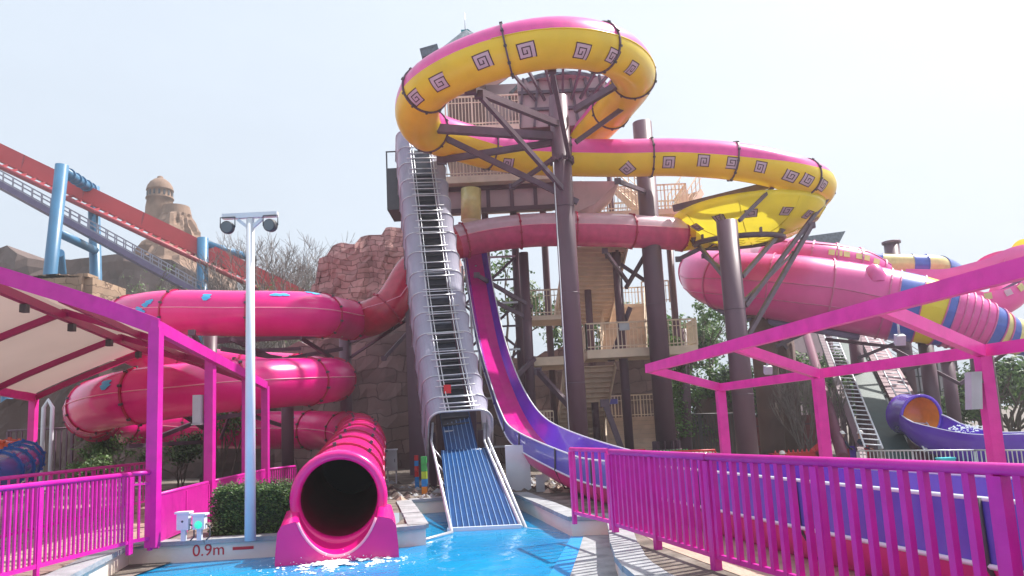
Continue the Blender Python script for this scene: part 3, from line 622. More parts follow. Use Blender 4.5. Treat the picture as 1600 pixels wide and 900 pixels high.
# profile: (x, z, material) in order; z rel to seam height .42
def opf(q):
    c, t, sd_, u, e = OP.frame(q); k_ = sst(q, 9, 19); return c, t, sd_, u*(.62+.38*k_), .43+.20*k_
def strip(x0z0, x1z1, m, name, q0=0, q1=None, n=4, curve=0):
    q1 = q1 or OP.L; K = int((q1-q0)/.4); b = MB()
    for sgn in (-1, 1):
        vs = []
        for i in range(K+1):
            c, t, sd_, u, wf = opf(q0+(q1-q0)*i/K)
            for k in range(n+1):
                f = k/n; x = x0z0[0]+(x1z1[0]-x0z0[0])*f; z = x0z0[1]+(x1z1[1]-x0z0[1])*f - curve*math.sin(math.pi*f); vs.append(c+sd_*(sgn*x*wf)+u*z)
        b.add(vs, [(i*(n+1)+k, i*(n+1)+k+1, (i+1)*(n+1)+k+1, (i+1)*(n+1)+k) for i in range(K) for k in range(n)], m, True)
    b.build(name, os_)
strip((0,-.20),(.72,-.15), MGF, 'magenta_floor')
strip((.72,-.15),(1.09,.46), VIO, 'violet_inner_wall', curve=.06)
strip((1.09,.46),(1.15,.46), VIOO, 'rim')
strip((1.15,.46),(1.13,.015), VIOO, 'violet_outer_wall')
strip((1.14,.0),(.75,-.38), PKO, 'pink_outer_base', curve=.08)
strip((0,-.40),(.75,-.38), PKO, 'pink_underside')
b = MB()
for sgn in (-1, 1):
    for (x, z) in ((1.15,.0),(1.13,.47)):
        pts = []
        for i in range(90):
            c, t, sd_, u, wf = opf(OP.L*i/89); pts.append(c+sd_*(sgn*x*wf)+u*z)
        b.tube(pts, .022, WHT, 5)
b.build('white_seam', os_)
q = 1.5
while q < OP.L:
    c, t, sd_, u, wf = opf(q); b = MB()
    b.tube([c+sd_*(x*wf)+u*z for x, z in ((-1.17,.48),(-1.16,.0),(-.78,-.42),(0,-.44),(.78,-.42),(1.16,0),(1.17,.48))], .022, DGR if q > 12 else VIOO, 5); b.build('section_joint', os_); q += 2.35
for q in (13.5, 16.5, 20, 23, 26, 29):
    c, t, sd_, u, wf = opf(q)
    if c.z-.5 > .1:
        for sx in (-.5,.5): b = MB(); p = c+sd_*sx; b.box((p.x-.1,p.y-.1,-.02), (p.x+.1,p.y+.1,c.z-.42), GRY); b.build('support_leg', os_)
b = MB(); p = G(812,790); b.box((p.x-.3,p.y+3.6,0), (p.x+.3,p.y+4.2,1.1), WHT); tag(b.build('slide_footing'), 'pale concrete footing under the bend of the purple slide', 'footing')

# ================================================================== RAILINGS / FENCES
def fence(a, c, label, h=1.12, post=1.9, sp=.115, bw=.035, m=MAG, name='railing_fence', grp=None, low=.14, dbl=False, cat='fence', z0=0, top=.06):
    a = Vector(a); c = Vector(c); root = thing(name, label, cat, a, grp); L_ = (c-a).length; t = (c-a)/L_; U = Vector((0,0,1))
    n = max(1, round(L_/post))
    for i in range(n+1):
        p = a+t*(L_*i/n); b = MB(); pw = min(bw*.8,.04); b.obox(p+U*(h/2-.04), t*pw, Vector((t.y,-t.x,0))*pw, U*(h/2), m); b.build('post', root)
    b = MB(); b.tube([a+U*h, c+U*h], top/2+.004, m, 10); b.build('top_rail', root)
    b = MB(); b.bar(a+U*low, c+U*low, .04, .05, m); b.build('bottom_rail', root)
    if dbl: b = MB(); b.bar(a+U*(h-.16), c+U*(h-.16), .03, .03, m); b.build('mid_rail', root)
    b = MB(); k = 0; x = sp/2
    while x < L_:
        p = a+t*x; b.obox(p+U*((h+low)/2), t*(bw*.42), Vector((t.y,-t.x,0))*bw*.42, U*((h-low)/2-.01), m); x += sp
    b.build('bar_panel', root); return root
fl0 = PZ(0, 8.9, 0); fl1 = PZ(200, 11.35, 0); fdir = (fl1-fl0).normalized()
fence(fl0-fdir*3.2, fl1, 'magenta railing fence along the pool edge in the lower left corner', sp=.088, bw=.032, grp='magenta fences')
fence(PZ(203,11.45,0), PZ(234,11.75,0), 'short magenta gate panel with wide gaps between the left fence and the first canopy post', sp=.27, post=2, dbl=True, grp='magenta fences', cat='gate', name='railing_gate')
CF = (Vector(PZ(415,20.0,0))-Vector(PZ(238,11.8,0))).normalized()
posts = [PZ(238,11.8,0), PZ(327,15.2,0), PZ(385,18.1,0), PZ(415,20.0,0)]
ends = ['nearest stretch', 'second stretch', 'far stretch']
for i in range(3):
    fence(posts[i]+CF*.15, posts[i+1]-CF*.15, 'magenta railing along the canopy posts, '+ends[i], h=.76, sp=.062, bw=.064, low=.06, grp='magenta fences')
fence(posts[3]+CF*.15, posts[3]+CF*1.6+Vector((.5,0,0)), 'magenta railing end beyond the last canopy post', h=.76, grp='magenta fences')
lx = Vector((-3.0,.3,0))
fence(fl0-fdir*2+lx*.8, posts[0]+lx+CF*.5, 'magenta railing seen through the lower left fence', h=1.05, sp=.13, grp='magenta fences')
fence(posts[0]+lx+CF*.6, posts[3]+lx, 'long magenta railing on the far side of the canopy walkway', h=1.1, sp=.3, grp='magenta fences', dbl=True)
fr0 = PZ(962,10.75,0); fr1 = Vector((3.02,4.55,0)); frd = (fr1-fr0).normalized()
mid = fr0.lerp(fr1,.45)+Vector((-.12,0,0))
fence(fr0, mid, 'far half of the long magenta fence right of the pool', h=1.13, sp=.165, bw=.058, top=.075, grp='magenta fences')
fence(mid+frd*.02, fr1+frd*3.2, 'near half of the long magenta fence reaching the right edge of the photo', h=1.13, sp=.18, bw=.062, top=.075, grp='magenta fences')
fence(PZ(898,12.4,0), PZ(957,11.0,0), 'narrow pink gate panel in front of the purple slide bend', h=1.14, sp=.26, bw=.04, m=MAG2, grp='magenta fences', cat='gate', name='railing_gate')

# ================================================================== LEFT CANOPY
can = thing('walkway_canopy', 'gabled shade canopy with beige fabric roof on magenta steel posts at the left', 'canopy', posts[0])
ZE = 3.36; ZR = 4.51; DZ = -.42; L_c = (posts[3]-posts[0]).length
def zs(p): return DZ*max(0,(p-posts[0]).dot(CF))/L_c
wv = Vector((-3.1,.05,0)); U = Vector((0,0,1))
for i, p in enumerate(posts):
    h_ = ZE+zs(p); b = MB(); b.obox(p+U*h_/2, Vector((.085,0,0)), Vector((0,.085,0)), U*h_/2, MAG); b.build('post', can)
for p in posts:
    h_ = ZE+zs(p); b = MB(); q = p+wv*2; b.obox(q+U*h_/2, Vector((.085,0,0)), Vector((0,.085,0)), U*h_/2, MAG2); b.build('post', can)
st = posts[0]; en = posts[3]+U*DZ
b = MB(); b.bar(st+U*(ZE+.02)-CF*.08, en+U*(ZE+.02), .12, .20, MAG); b.build('eave_beam', can)
b = MB(); b.bar(st+wv*2+U*ZE, en+wv*2+U*ZE, .12, .20, MAG2); b.build('eave_beam', can)
b = MB(); b.bar(st+wv+U*(ZR-.12), en+wv+U*(ZR-.12), .12, .16, MGD); b.build('ridge_beam', can)
def sag(f): return ZE+(ZR-ZE)*(f**.92)
for i in range(4):
    p = st.lerp(en, (0,.41,.76,1)[i])
    for sgn in (0, 2):
        b = MB(); pts = [p+(wv*f if sgn == 0 else wv*(2-f))+U*(sag(f)-(.02 if i else -.03)) for f in (0,.25,.5,.75,1)]
        for k in range(4): b.bar(pts[k], pts[k+1], .09, .13 if i else .26, MAG if i in (0,) else MGD)
        b.build('rafter', can)
for f0 in (.5,):
    b = MB(); o_ = wv*f0; b.bar(st+o_+U*(sag(f0)-.05), en+o_+U*(sag(f0)-.05), .07, .12, MGD); b.build('purlin', can)
b = MB()
for sgn in (0, 2):
    vs = []
    for i in range(25):
        p = st.lerp(en, i/24)
        for k in range(9):
            f = k/8; dip = -.04*abs(math.sin(math.pi*i/6)); vs.append(p+(wv*f if sgn == 0 else wv*(2-f))+U*(sag(f)+.10+dip))
    b.add(vs, [(i*9+k, i*9+k+1, (i+1)*9+k+1, (i+1)*9+k) for i in range(24) for k in range(8)], FAB, True)
b.build('fabric_roof', can)
for px, f, lab in ((22,.22,'dark box lamp under the canopy ridge, nearest of four'),(104,.45,'dark box lamp under the canopy ridge, second nearest'),(165,.68,'dark box lamp under the canopy ridge, third from the front'),(214,.9,'dark box lamp under the canopy ridge, farthest of four')):
    p = st.lerp(en, f)+wv+U*(ZR-.29)
    b = MB(); b.box(p-Vector((.06,.06,.07)), p+Vector((.06,.06,.08)), DGR); tag(b.build('canopy_lamp'), lab, 'lamp', 'canopy lamps')
p = posts[1]+Vector((-.2,-.1,2.2)); b = MB(); b.box(p-Vector((.08,.08,.28)), p+Vector((.08,.08,.28)), GRY); b.box(p-Vector((.10,.1,.31)), p+Vector((.10,.1,-.285)), GRY)
tag(b.build('post_speaker'), 'long grey speaker box on the second canopy post', 'speaker')

# ================================================================== RIGHT PERGOLA
pg = thing('pergola', 'bare pink steel pergola frame without a roof, at the right', 'pergola', PZ(1125,17,-.4))
f0 = PZ(1125,17,2.2); f2 = PZ(1534,10.7,2.28); f1 = PZ(1277,13.6,2.22); f3 = f2+(f2-f1)*1.0
ztop = 2.68
n0 = P(1012,576,16.5); n1 = P(1600,419,6.9); nd = (n1-n0)
n3 = n0+nd*1.35
b = MB(); b.bar(n0, n3, .12, .19, MAG2); b.build('long_beam', pg)
b = MB(); b.bar(f0, f3, .12, .17, MAG2); b.build('post_beam', pg)
for a, c in ((n0, f0), (P(1147,545,12.9), f1), (P(1372,490,9.3), f2)):
    # start point on the long beam nearest to wanted picture point
    best = min((abs(proj(n0+nd*k/200)[0]-proj(a)[0]), k) for k in range(200))[1]; s_ = n0+nd*best/200
    b = MB(); b.bar(s_, c, .11, .17, MAG2); b.build('cross_beam', pg)
for f, gzv, ww in ((f0,-.4,.095), (f1,-.4,.085), (f2,-.2,.082)):
    b = MB(); b.box((f.x-ww, f.y-ww, gzv), (f.x+ww, f.y+ww, f.z-.08), MAG2); b.build('post', pg)
p = f2+Vector((-.22,-.05,-.55)); b = MB(); b.obox(p, Vector((.075,0,0)), Vector((0,.08,0)), Vector((.03,0,.26)), GRY); b.box(p+Vector((.06,-.03,.1)), p+Vector((.16,.03,.14)), DGR); tag(b.build('post_speaker'), 'grey speaker box on the nearest pergola post', 'speaker')
for (px,py,Y,lab) in ((1406,461+70,12,'small grey floodlight under the rear pergola cross beam near the right edge'),(1200,578,15,'small grey floodlight under the middle pergola cross beam')):
    p = P(px,py,Y); b = MB(); b.obox(p, Vector((.075,0,0)), Vector((0,.04,.02)), Vector((0,-.02,.075)), GRY); b.tube([p+Vector((0,0,.1)), p+Vector((0,0,.28))], .02, GRY, 6); tag(b.build('floodlight'), lab, 'floodlight')

# ================================================================== LAMP POST, BOXES, HEDGE
lp = PZ(391,12.0,0); lt = thing('lamp_post', 'tall pale lamp post with a crossbar and two round floodlights', 'lamp post', lp)
b = MB(); b.tube([lp, lp+U*5.12], [.085,.062], WHT, 16); b.build('pole', lt)
b = MB(); b.box(lp+Vector((-.45,-.05,5.14)), lp+Vector((.45,.05,5.22)), WHT); b.bar(lp+Vector((-.2,0,5.12)), lp+Vector((0,0,4.95)), .05,.05, WHT); b.bar(lp+Vector((.2,0,5.12)), lp+Vector((0,0,4.95)), .05,.05, WHT); b.build('crossbar', lt)
for sx in (-.35, .35):
    c = lp+Vector((sx,-.06,4.98)); ax = Vector((.12 if sx < 0 else -.1, -1, -.15)); b = MB(); b.lathe(c, [(0,.07),(.095,.07),(.105,.05),(.105,-.05),(.08,-.1),(0,-.11)], DGR, 20, ax)
    b.lathe(c+ax.normalized()*.072, [(0,.004),(.085,.0)], mat('lamp_glass', (.16,.18,.19), .25), 20, ax); b.build('floodlight', lt)
    b = MB(); b.tube([c+Vector((-.12,0,.0)), c+Vector((-.12,0,.17)), c+Vector((.12,0,.17)), c+Vector((.12,0,0))], .01, DGR, 5); b.build('bracket', lt)
for (px, hh, lab, lens) in ((287,.33,'plain pale control box at the pool edge, left of the green signal',0),(312,.28,'pale signal box with a lit green round lens at the pool edge',1)):
    p = PZ(px, 12.02, .04); r_ = thing('control_box', lab, 'control box', p)
    b = MB(); b.box(p+Vector((-.035,-.03,0)), p+Vector((.035,.03,.2)), WHT); b.build('stub_post', r_)
    b = MB(); b.box(p+Vector((-.09,-.06,.17)), p+Vector((.09,.06,.17+hh*.75)), WHT); b.box(p+Vector((-.115,-.085,.17+hh*.75)), p+Vector((.115,.085,.2+hh*.75)), WHT); b.build('housing', r_)
    b = MB()
    if lens: b.lathe(p+Vector((0,-.062,.24)), [(0,.025),(.05,.02),(.06,0)], GLS, 16, Vector((0,-1,0))); b.build('lens', r_)
    else: b.lathe(p+Vector((0,-.062,.3)), [(0,.012),(.018,0)], DGR, 10, Vector((0,-1,0))); b.build('lock', r_)
    b = MB(); b.tube([p+Vector((.09,0,.25)), p+Vector((.15,.02,.2)), p+Vector((.15,.02,.05)), p+Vector((.1,0,.0))], .012, DGR, 6); b.build('cable', r_)
def leaf_cloud(b, c, rad, n, sz, mats, flat=1.0, shell_=.55, wob=.25):
    for _ in range(n):
        while True:
            d = Vector((random.gauss(0,1), random.gauss(0,1), random.gauss(0,1)))
            if d.length > .1: break
        d.normalize(); k = shell_+(1-shell_)*random.random(); k *= 1+wob*noise.noise(d*2.3+c*.37)
        p = Vector((c.x+d.x*rad.x*k, c.y+d.y*rad.y*k, c.z+d.z*rad.z*k))
        nrm = (d+Vector((random.uniform(-.9,.9),random.uniform(-.9,.9),random.uniform(-.3,1.1)))).normalized(); a = nrm.cross(Vector((random.random(),random.random(),random.random()+.01))).normalized(); e = nrm.cross(a)
        s_ = sz*random.uniform(.6,1.3); b.add([p-a*s_, p+e*s_*.5, p+a*s_, p-e*s_*.5], [(0,1,2,3)], mats[int(random.random()**1.3*len(mats))])
hp = P(405,800,13.1); hd = thing('clipped_hedge', 'low rounded dark green hedge behind the lamp post beside the pink tube mouth', 'hedge', (hp.x,hp.y,0))
b = MB()
for k in range(9500):
    x = random.uniform(-.62,.62); y = random.uniform(-.5,.5); z = random.uniform(0,.78); f = random.randint(0,2)
    if f == 0: y = -.5
    elif f == 1: z = .78
    else: x = random.choice((-.62,.62))
    rr = max(0, abs(x)-.42)**2+max(0, z-.55)**2
    if rr > .045: x *= .93; z *= .94
    x += random.gauss(0,.03); y += random.gauss(0,.03); z += random.gauss(0,.03)+.04*noise.noise(Vector((x*4,y*4,1)))
    p = Vector((hp.x+x, hp.y+y, max(.01,z))); d = Vector((random.gauss(0,1),random.gauss(0,1)-.5,random.gauss(0,1)+.5)).normalized(); a = d.cross(Vector((.3,.2,1))).normalized(); e = d.cross(a); s_ = random.uniform(.014,.03)
    b.add([p-a*s_, p+e*s_*.6, p+a*s_, p-e*s_*.6], [(0,1,2,3)], random.choice((L1,L2,L2,L3,L3)))
for k in range(60):
    x = random.uniform(-.6,.6); y = random.uniform(-.52,.4); q_ = Vector((hp.x+x, hp.y+y, .74)); tl = random.uniform(.05,.16); tp_ = q_+Vector((random.gauss(0,.03),random.gauss(0,.03),tl))
    b.tube([q_, tp_], .004, TWIG, 3)
    for m_ in range(5): leaf_cloud(b, q_.lerp(tp_, .3+.17*m_), Vector((.03,.03,.02)), 1, .022, [L3,L1,L3])
b.build('leaves', hd)
b = MB(); b.obox(Vector((hp.x,hp.y,.36)), Vector((.54,0,0)), Vector((0,.43,0)), Vector((0,0,.34)), L2)
for sx in (-.3,0,.3): b.tube([Vector((hp.x+sx,hp.y,-.02)), Vector((hp.x+sx,hp.y,.3))], .02, BARK, 6)
b.build('inner_growth', hd)
# foam
b = MB(); fc = G(530,878,WZ)
for k in range(2600):
    a = random.uniform(0, 6.28); d = abs(random.gauss(0,.55)); x = fc.x+math.cos(a)*d*1.25; y = fc.y-.1+math.sin(a)*d*1.15; s_ = random.uniform(.006,.045)*(1.25-min(1,d))
    if noise.noise(Vector((x*5,y*3.5,1))) < -.18+d*.35: continue
    n_ = 6; z = WZ+.008+random.random()*.02*(1.2-min(1,d)); vs = [(x+math.cos(k2*1.05)*s_*random.uniform(.6,1.5), y+math.sin(k2*1.05)*s_*random.uniform(.5,1.1), z) for k2 in range(n_)]+[(x,y,z+s_*.35)]
    b.add(vs, [(k2,(k2+1)%n_,n_) for k2 in range(n_)], FOAM)
for k in range(160):
    x = fc.x+random.gauss(0,.5); y = fc.y+random.gauss(0.05,.3); z = WZ+abs(random.gauss(0,.06)); s_ = random.uniform(.004,.012)
    b.add([(x-s_,y,z),(x+s_,y,z),(x,y,z+s_*1.6),(x,y+s_,z+s_*.5)], [(0,1,2),(0,1,3),(1,2,3),(0,2,3)], FOAM)
b.build('foam', kind='stuff')

# electrical box, colour post, rubble
p = G(613,756); r_ = thing('electrical_cabinet', 'pale grey electrical cabinet on thin legs behind the pink tube mouth', 'cabinet', p)
b = MB(); b.box(p+Vector((-.16,-.1,.4)), p+Vector((.16,.1,1.05)), GRY); b.box(p+Vector((-.18,-.12,1.03)), p+Vector((.18,.12,1.07)), WHT); b.box(p+Vector((.1,-.11,.66)), p+Vector((.12,-.1,.76)), DGR); b.build('housing', r_)
for sx in (-.13,.13): b = MB(); b.box(p+Vector((sx-.02,-.02,0)), p+Vector((sx+.02,.02,.4)), GRY); b.build('leg', r_)
def colour_post(px, py, lab, cols, sc=1):
    p = G(px, py); r_ = thing('painted_post', lab, 'painted post', p, 'painted block posts'); h = .3*sc
    for i, c_ in enumerate(cols): b = MB(); w_ = .11*sc; b.obox(p+U*(h*i+h/2), Vector((w_,0,0)), Vector((0,w_,0)), U*(h/2-.003), c_); b.build('block', r_)
colour_post(664,772,'square post painted green, lime and blue beside the conveyor foot', [ORG,CYB,YLW,GRNP,GRNP], .62)
colour_post(652,762,'square post painted red and blue, left of the green one by the conveyor foot', [CYB,CYB,REDP,REDP,CYB,REDP], .5)
b = MB()
for k in range(420):
    px = random.uniform(560,900); Y = random.uniform(17.8,24); p = PZ(px, Y, 0); s_ = random.uniform(.03,.14)
    vs = [Vector((random.uniform(-1,1),random.uniform(-1,1),random.uniform(-.3,.8)))*s_+p for _ in range(4)]
    n8 = [p+Vector((math.cos(a)*s_*random.uniform(.7,1.3), math.sin(a)*s_*random.uniform(.7,1.3), random.uniform(0,.1)*s_)) for a in (0,1.2,2.4,3.6,5)]
    b.add(n8+[p+Vector((0,0,s_*.8))], [(0,1,5),(1,2,5),(2,3,5),(3,4,5),(4,0,5)], random.choice((STN,SOIL,ROCKD,SANDG)))
b.build('rubble', kind='stuff')

# ================================================================== TOWER
tw = thing('stair_tower', 'tall slide tower with beige stairs and railings and a thatched hut on top', 'tower', PZ(900,33,0))
def slab(x0, x1, y, Y0, Y1, th=.35, m=BEI, name='landing'):
    a = P(x0, y, Y0); c = P(x1, y, Y0); z = (a.z+c.z)/2; b = MB(); b.box((a.x, Y0, z), (c.x, Y1, z+th), m); b.build(name, tw); return a.x, c.x, z+th
def rail(a, c, h=1.1, sp=.16, m=BEI, name='railing', thick=.03):
    a = Vector(a); c = Vector(c); b = MB(); L_ = (c-a).length; b.bar(a+U*h, c+U*h, .06, .06, m); b.bar(a+U*.12, c+U*.12, .04, .04, m); b.bar(a+U*(h-.25), c+U*(h-.25), .03, .03, m)
    n = max(1, int(L_/sp))
    for i in range(n+1):
        p = a.lerp(c, i/n); ww = .06 if i % 8 == 0 else thick; b.box((p.x-ww/2, p.y-ww/2, p.z), (p.x+ww/2, p.y+ww/2, p.z+h), m)
    b.build(name, tw)
def stair(a, c, wid, n, name='stair_flight', rails=True):      # a foot, c head (centre line points)
    a = Vector(a); c = Vector(c); d = Vector((c.x-a.x, c.y-a.y, 0)); t = d.normalized(); s_ = Vector((t.y,-t.x,0)); b = MB(); rise = (c.z-a.z)/n; run = d.length/n
    for i in range(n):
        p = a+d*((i+.5)/n)+U*(rise*(i+.5)); b.obox(p+U*(rise/2-.02), t*(run/2+.02), s_*wid/2, U*.025, TREAD); b.obox(p-t*(run/2), t*.015, s_*(wid/2), U*(rise/2-.012), TREAD)
    for sg in (-1,1): b.bar(a+s_*sg*(wid/2+.04), c+s_*sg*(wid/2+.04), .06, .3, BEI)
    b.build(name, tw)
    if rails:
        for sg in (-1,1):
            b = MB(); A_ = a+s_*sg*(wid/2+.04); C_ = c+s_*sg*(wid/2+.04)
            for hh in (1.0,.65,.3): b.bar(A_+U*hh, C_+U*hh, .05 if hh == 1 else .03, .05 if hh == 1 else .03, BEI)
            for i in range(0, n+1, 2): p = A_.lerp(C_, i/n); b.box((p.x-.02,p.y-.02,p.z), (p.x+.02,p.y+.02,p.z+1), BEI)
            b.build('stair_railing', tw)
# lower landing
xa, xb, z1 = slab(918, 1092, 556, 31.2, 33.2)
rail((xa,31.25,z1), (xb,31.25,z1)); rail((xa,31.25,z1), (xa,33,z1)); rail((xb,31.25,z1), (xb,33,z1))
slab(832, 905, 570, 31.6, 34.5, .35)
# stair going up behind from the landing to the second landing
c2 = P(978,482,37.5)
stair(Vector((P(975,552,33.2).x, 33.2, z1)), c2, 1.9, 15)
xa2, xb2, z2 = slab(925, 1010, 482, 37.5, 39, .2); rail((xa2,37.5,z2), (P(950,480,37.5).x,37.5,z2)); rail((xa2,39,z2), (xb2+1.2,39,z2)); rail((P(1005,480,37.5).x,37.5,z2),(xb2+1.2,37.5,z2))
# ground flight right
g1 = P(985,652,36.5)
stair(PZ(992,32.6,0), g1, 2.2, 9); 
b = MB(); b.box((g1.x-1.8,36.5,g1.z-.15),(g1.x+1.4,38,g1.z), BEI); b.build('landing', tw); rail((g1.x-1.8,37.9,g1.z),(g1.x+1.4,37.9,g1.z)); 
b = MB(); b.box((g1.x-1.0,37.7,g1.z+.7),(g1.x-.4,37.75,g1.z+.95), mat('blue_notice', (.12,.12,.5), .5)); b.build('notice_sign', tw)
b = MB(); b.box((P(968,520,31.2).x,31.16,z1+.75),(P(984,520,31.2).x,31.2,z1+1.05), GRY); b.build('notice_sign', tw)
# flights seen from beneath
stair(P(903,692,36), P(922,572,32.0), 2.1, 16, rails=False)
b = MB(); a_ = P(870,684,31.5); b.box((a_.x-1.5,31.3,a_.z-.15),(a_.x+.3,33.5,a_.z), BEI); b.build('landing', tw); rail((a_.x-1.5,31.3,a_.z),(a_.x-.1,31.3,a_.z), sp=.12)
stair(P(908,508,36), P(932,385,31.5), 2.6, 18, rails=False)
xa, xb, z = slab(815, 880, 500, 32, 34, .2); rail((xa,32,z),(xb,32,z))
xa, xb, z = slab(905, 1075, 337, 32.5, 35, .25); rail((xa,32.5,z),(xb,32.5,z)); rail((xb,32.5,z),(xb,35,z)); rail((xa,35,z),(xb,35,z))
stair(Vector((P(1010,337,33.5).x,33.2,z)), Vector((P(975,290,33.5).x,34.5,z+1.6)), 1.0, 8)
stair(Vector((P(1062,337,33.5).x,33.6,z)), Vector((P(1090,300,33.5).x,34.5,z+1.2)), 1.0, 7)
# level under the lower yellow run
xa, xb, z = slab(683, 872, 283, 30.6, 35.5, .3, BEI); rail((xa,30.65,z),(xb,30.65,z), sp=.14)
def panel(x0, x1, y0, y1, Y, Y2, m=WALLP, name='wall_panel'):
    a = P(x0,y1,Y); c = P(x1,y0,Y); b = MB(); b.box((a.x,Y,a.z),(c.x,Y2,c.z), m); b.build(name, tw)
b = MB()
for (x0,x1,y0,y1,Y) in ((690,872,283,332,31.2),):
    a = P(x0,y1,Y); c = P(x1,y0,Y); b.box((a.x,Y,a.z),(c.x,Y+.15,c.z), WALLP)
    for k in range(6): x = a.x+(c.x-a.x)*k/5; b.box((x-.08,Y-.06,a.z),(x+.08,Y,c.z), BRN)
    b.box((a.x,Y-.1,a.z-.1),(c.x,Y+.2,a.z+.1), BRN); b.box((a.x,Y-.1,c.z-.25),(c.x,Y,c.z-.0), BRN)
b.build('under_deck_wall', tw)
b = MB(); a = P(736,350,30.2); b.tube([P(736,345,30.4), P(736,296,30.4)], .42, YLP, 18); b.build('cream_drum', tw)
# underside plate right of col
b = MB(); pa = [P(895,283,30), P(968,283,30), P(930,318,30), P(895,335,30)]; b.add(pa+[p+Vector((0,3,0)) for p in pa], [(0,1,2,3),(4,5,6,7),(0,1,5,4),(1,2,6,5),(2,3,7,6),(0,3,7,4)], WALLP); b.build('wall_panel', tw, None)
# top level
xa, xb, z = slab(697, 812, 205, 28.8, 34, .25, BEI); rail((xa,28.85,z),(xb,28.85,z), 1.25, .13)
slab(690, 880, 216, 29.6, 34, .18, BRN)
zt = z
# hut
hx = P(877,160,31).x; b = MB()
A_ = P(812,200,29.6); C_ = P(945,118,29.6)
b.box((A_.x,29.6,A_.z),(C_.x,33.6,C_.z), WALLP)
for k in range(7):
    x = A_.x+(C_.x-A_.x)*k/6; b.bar((x,29.52,A_.z),(x+(.25 if k < 3 else -.25),29.52,C_.z), .1,.1, BRN2)
for zz in (.35,.7): zk = A_.z+(C_.z-A_.z)*zz; b.box((A_.x,29.46,zk-.06),(C_.x,29.58,zk+.06), BRN2)
b.build('hut_wall', tw)
b = MB()
for k in range(7):
    x = A_.x+(C_.x-A_.x)*k/6; cx = (A_.x+C_.x)/2; b.bar((cx+(x-cx)*.6,29.5,C_.z-1.0),(cx+(x-cx)*1.25,28.2,C_.z-.05),.09,.12,BRN2)
b.build('eave_bracket', tw)
def cone_roof(cx, cy, z0, r, h, m, name):
    b = MB(); n = 28; vs = []; prof = [(r*.97,-.12),(r,0),(r*.8,h*.22),(r*.5,h*.5),(r*.2,h*.82),(.05,h)]
    for rr, zz in prof:
        for k in range(n): a = 2*math.pi*k/n; j = 1+.04*random.random(); vs.append((cx+math.cos(a)*rr*j, cy+math.sin(a)*rr*j, z0+zz+random.uniform(-.04,.04)))
    b.add(vs, [(i*n+k,i*n+(k+1)%n,(i+1)*n+(k+1)%n,(i+1)*n+k) for i in range(len(prof)-1) for k in range(n)], m, False); b.lathe((cx,cy,z0-.1), [(0,0),(r*.97,0)], WALLP, n); b.build(name, tw)
cone_roof((A_.x+C_.x)/2, 31.2, C_.z, 2.15, 1.2, THA, 'thatched_roof')
rt = P(732,120,32); cone_roof(rt.x, 32, P(732,108,32).z, 2.0, 1.9, THA, 'thatched_roof')
rb = P(675,95,33); b = MB(); b.obox(rb, Vector((.4,0,.1)), Vector((0,1,0)), Vector((-.05,0,.2)), THA); b.build('roof_end', tw)
b = MB(); b.box((P(700,190,31).x,31,zt),(P(760,190,31).x,33,P(730,110,31).z), DKW); b.box((P(760,190,31).x,32.5,zt),(P(812,190,31).x,33,P(730,110,31).z), WALLP); b.build('upper_wall', tw)
tp = P(727,50,32); b = MB(); b.box(tp-Vector((.18,.18,.7)), tp+Vector((.18,.18,.02)), mat('teal_beacon', (.02,.25,.30), .3)); b.build('beacon', tw)
b = MB(); b.tube([tp, tp+U*.95], .02, GAL, 5); b.build('antenna', tw)
# left side box hanging beside the conveyor head
a = P(605,328,28.3); c = P(628,262,28.3); b = MB(); b.box((a.x,28.3,a.z),(c.x,30,c.z), DGR); b.build('machine_housing', tw)
b = MB(); b.box((a.x,28.3,c.z),(a.x+.05,28.35,c.z+.7), DGR); b.box((a.x,28.3,c.z+.66),(c.x,28.35,c.z+.7), DGR); b.build('machine_frame', tw)
for px, Y, yt in ((822,32,215),(870,34.5,215),(690,31,215),(935,34,283),(1072,34.5,340),(700,34.8,215),(775,34,283)):
    p = PZ(px, Y, 0); b = MB(); z = P(px, yt, Y).z; b.tube([p, Vector((p.x,Y,z))], .16, BRN, 14); b.build('post', tw)
b = MB(); bays = [PZ(735,31.5,0).x, PZ(822,31.5,0).x]
for k in range(9):
    z = .8+k*1.0; b.bar((bays[0],31.6,z),(bays[1],31.6,z), .06,.08, BRN2 if k % 2 else GAL)
for k in range(4):
    b.bar((bays[0],31.7,.8+k*2),(bays[1],31.7,2.8+k*2), .08,.1, BRN2); b.bar((bays[1],31.75,.8+k*2),(bays[0],31.75,2.8+k*2), .08,.1, BRN2)
for px in (722,730,741,752): x = PZ(px,30.8,3).x; b.tube([(x,30.8,0),(x,30.8,8.3)], .05, GAL, 6)
b.build('lattice_bracing', tw)
b = MB(); p = PZ(893,24.4,0); b.tube([p, Vector((p.x-.0,24.4,10.3))], .018, WHT, 6); tag(b.build('drain_pipe'), 'thin white pipe running up the left side of the front plum column', 'pipe')
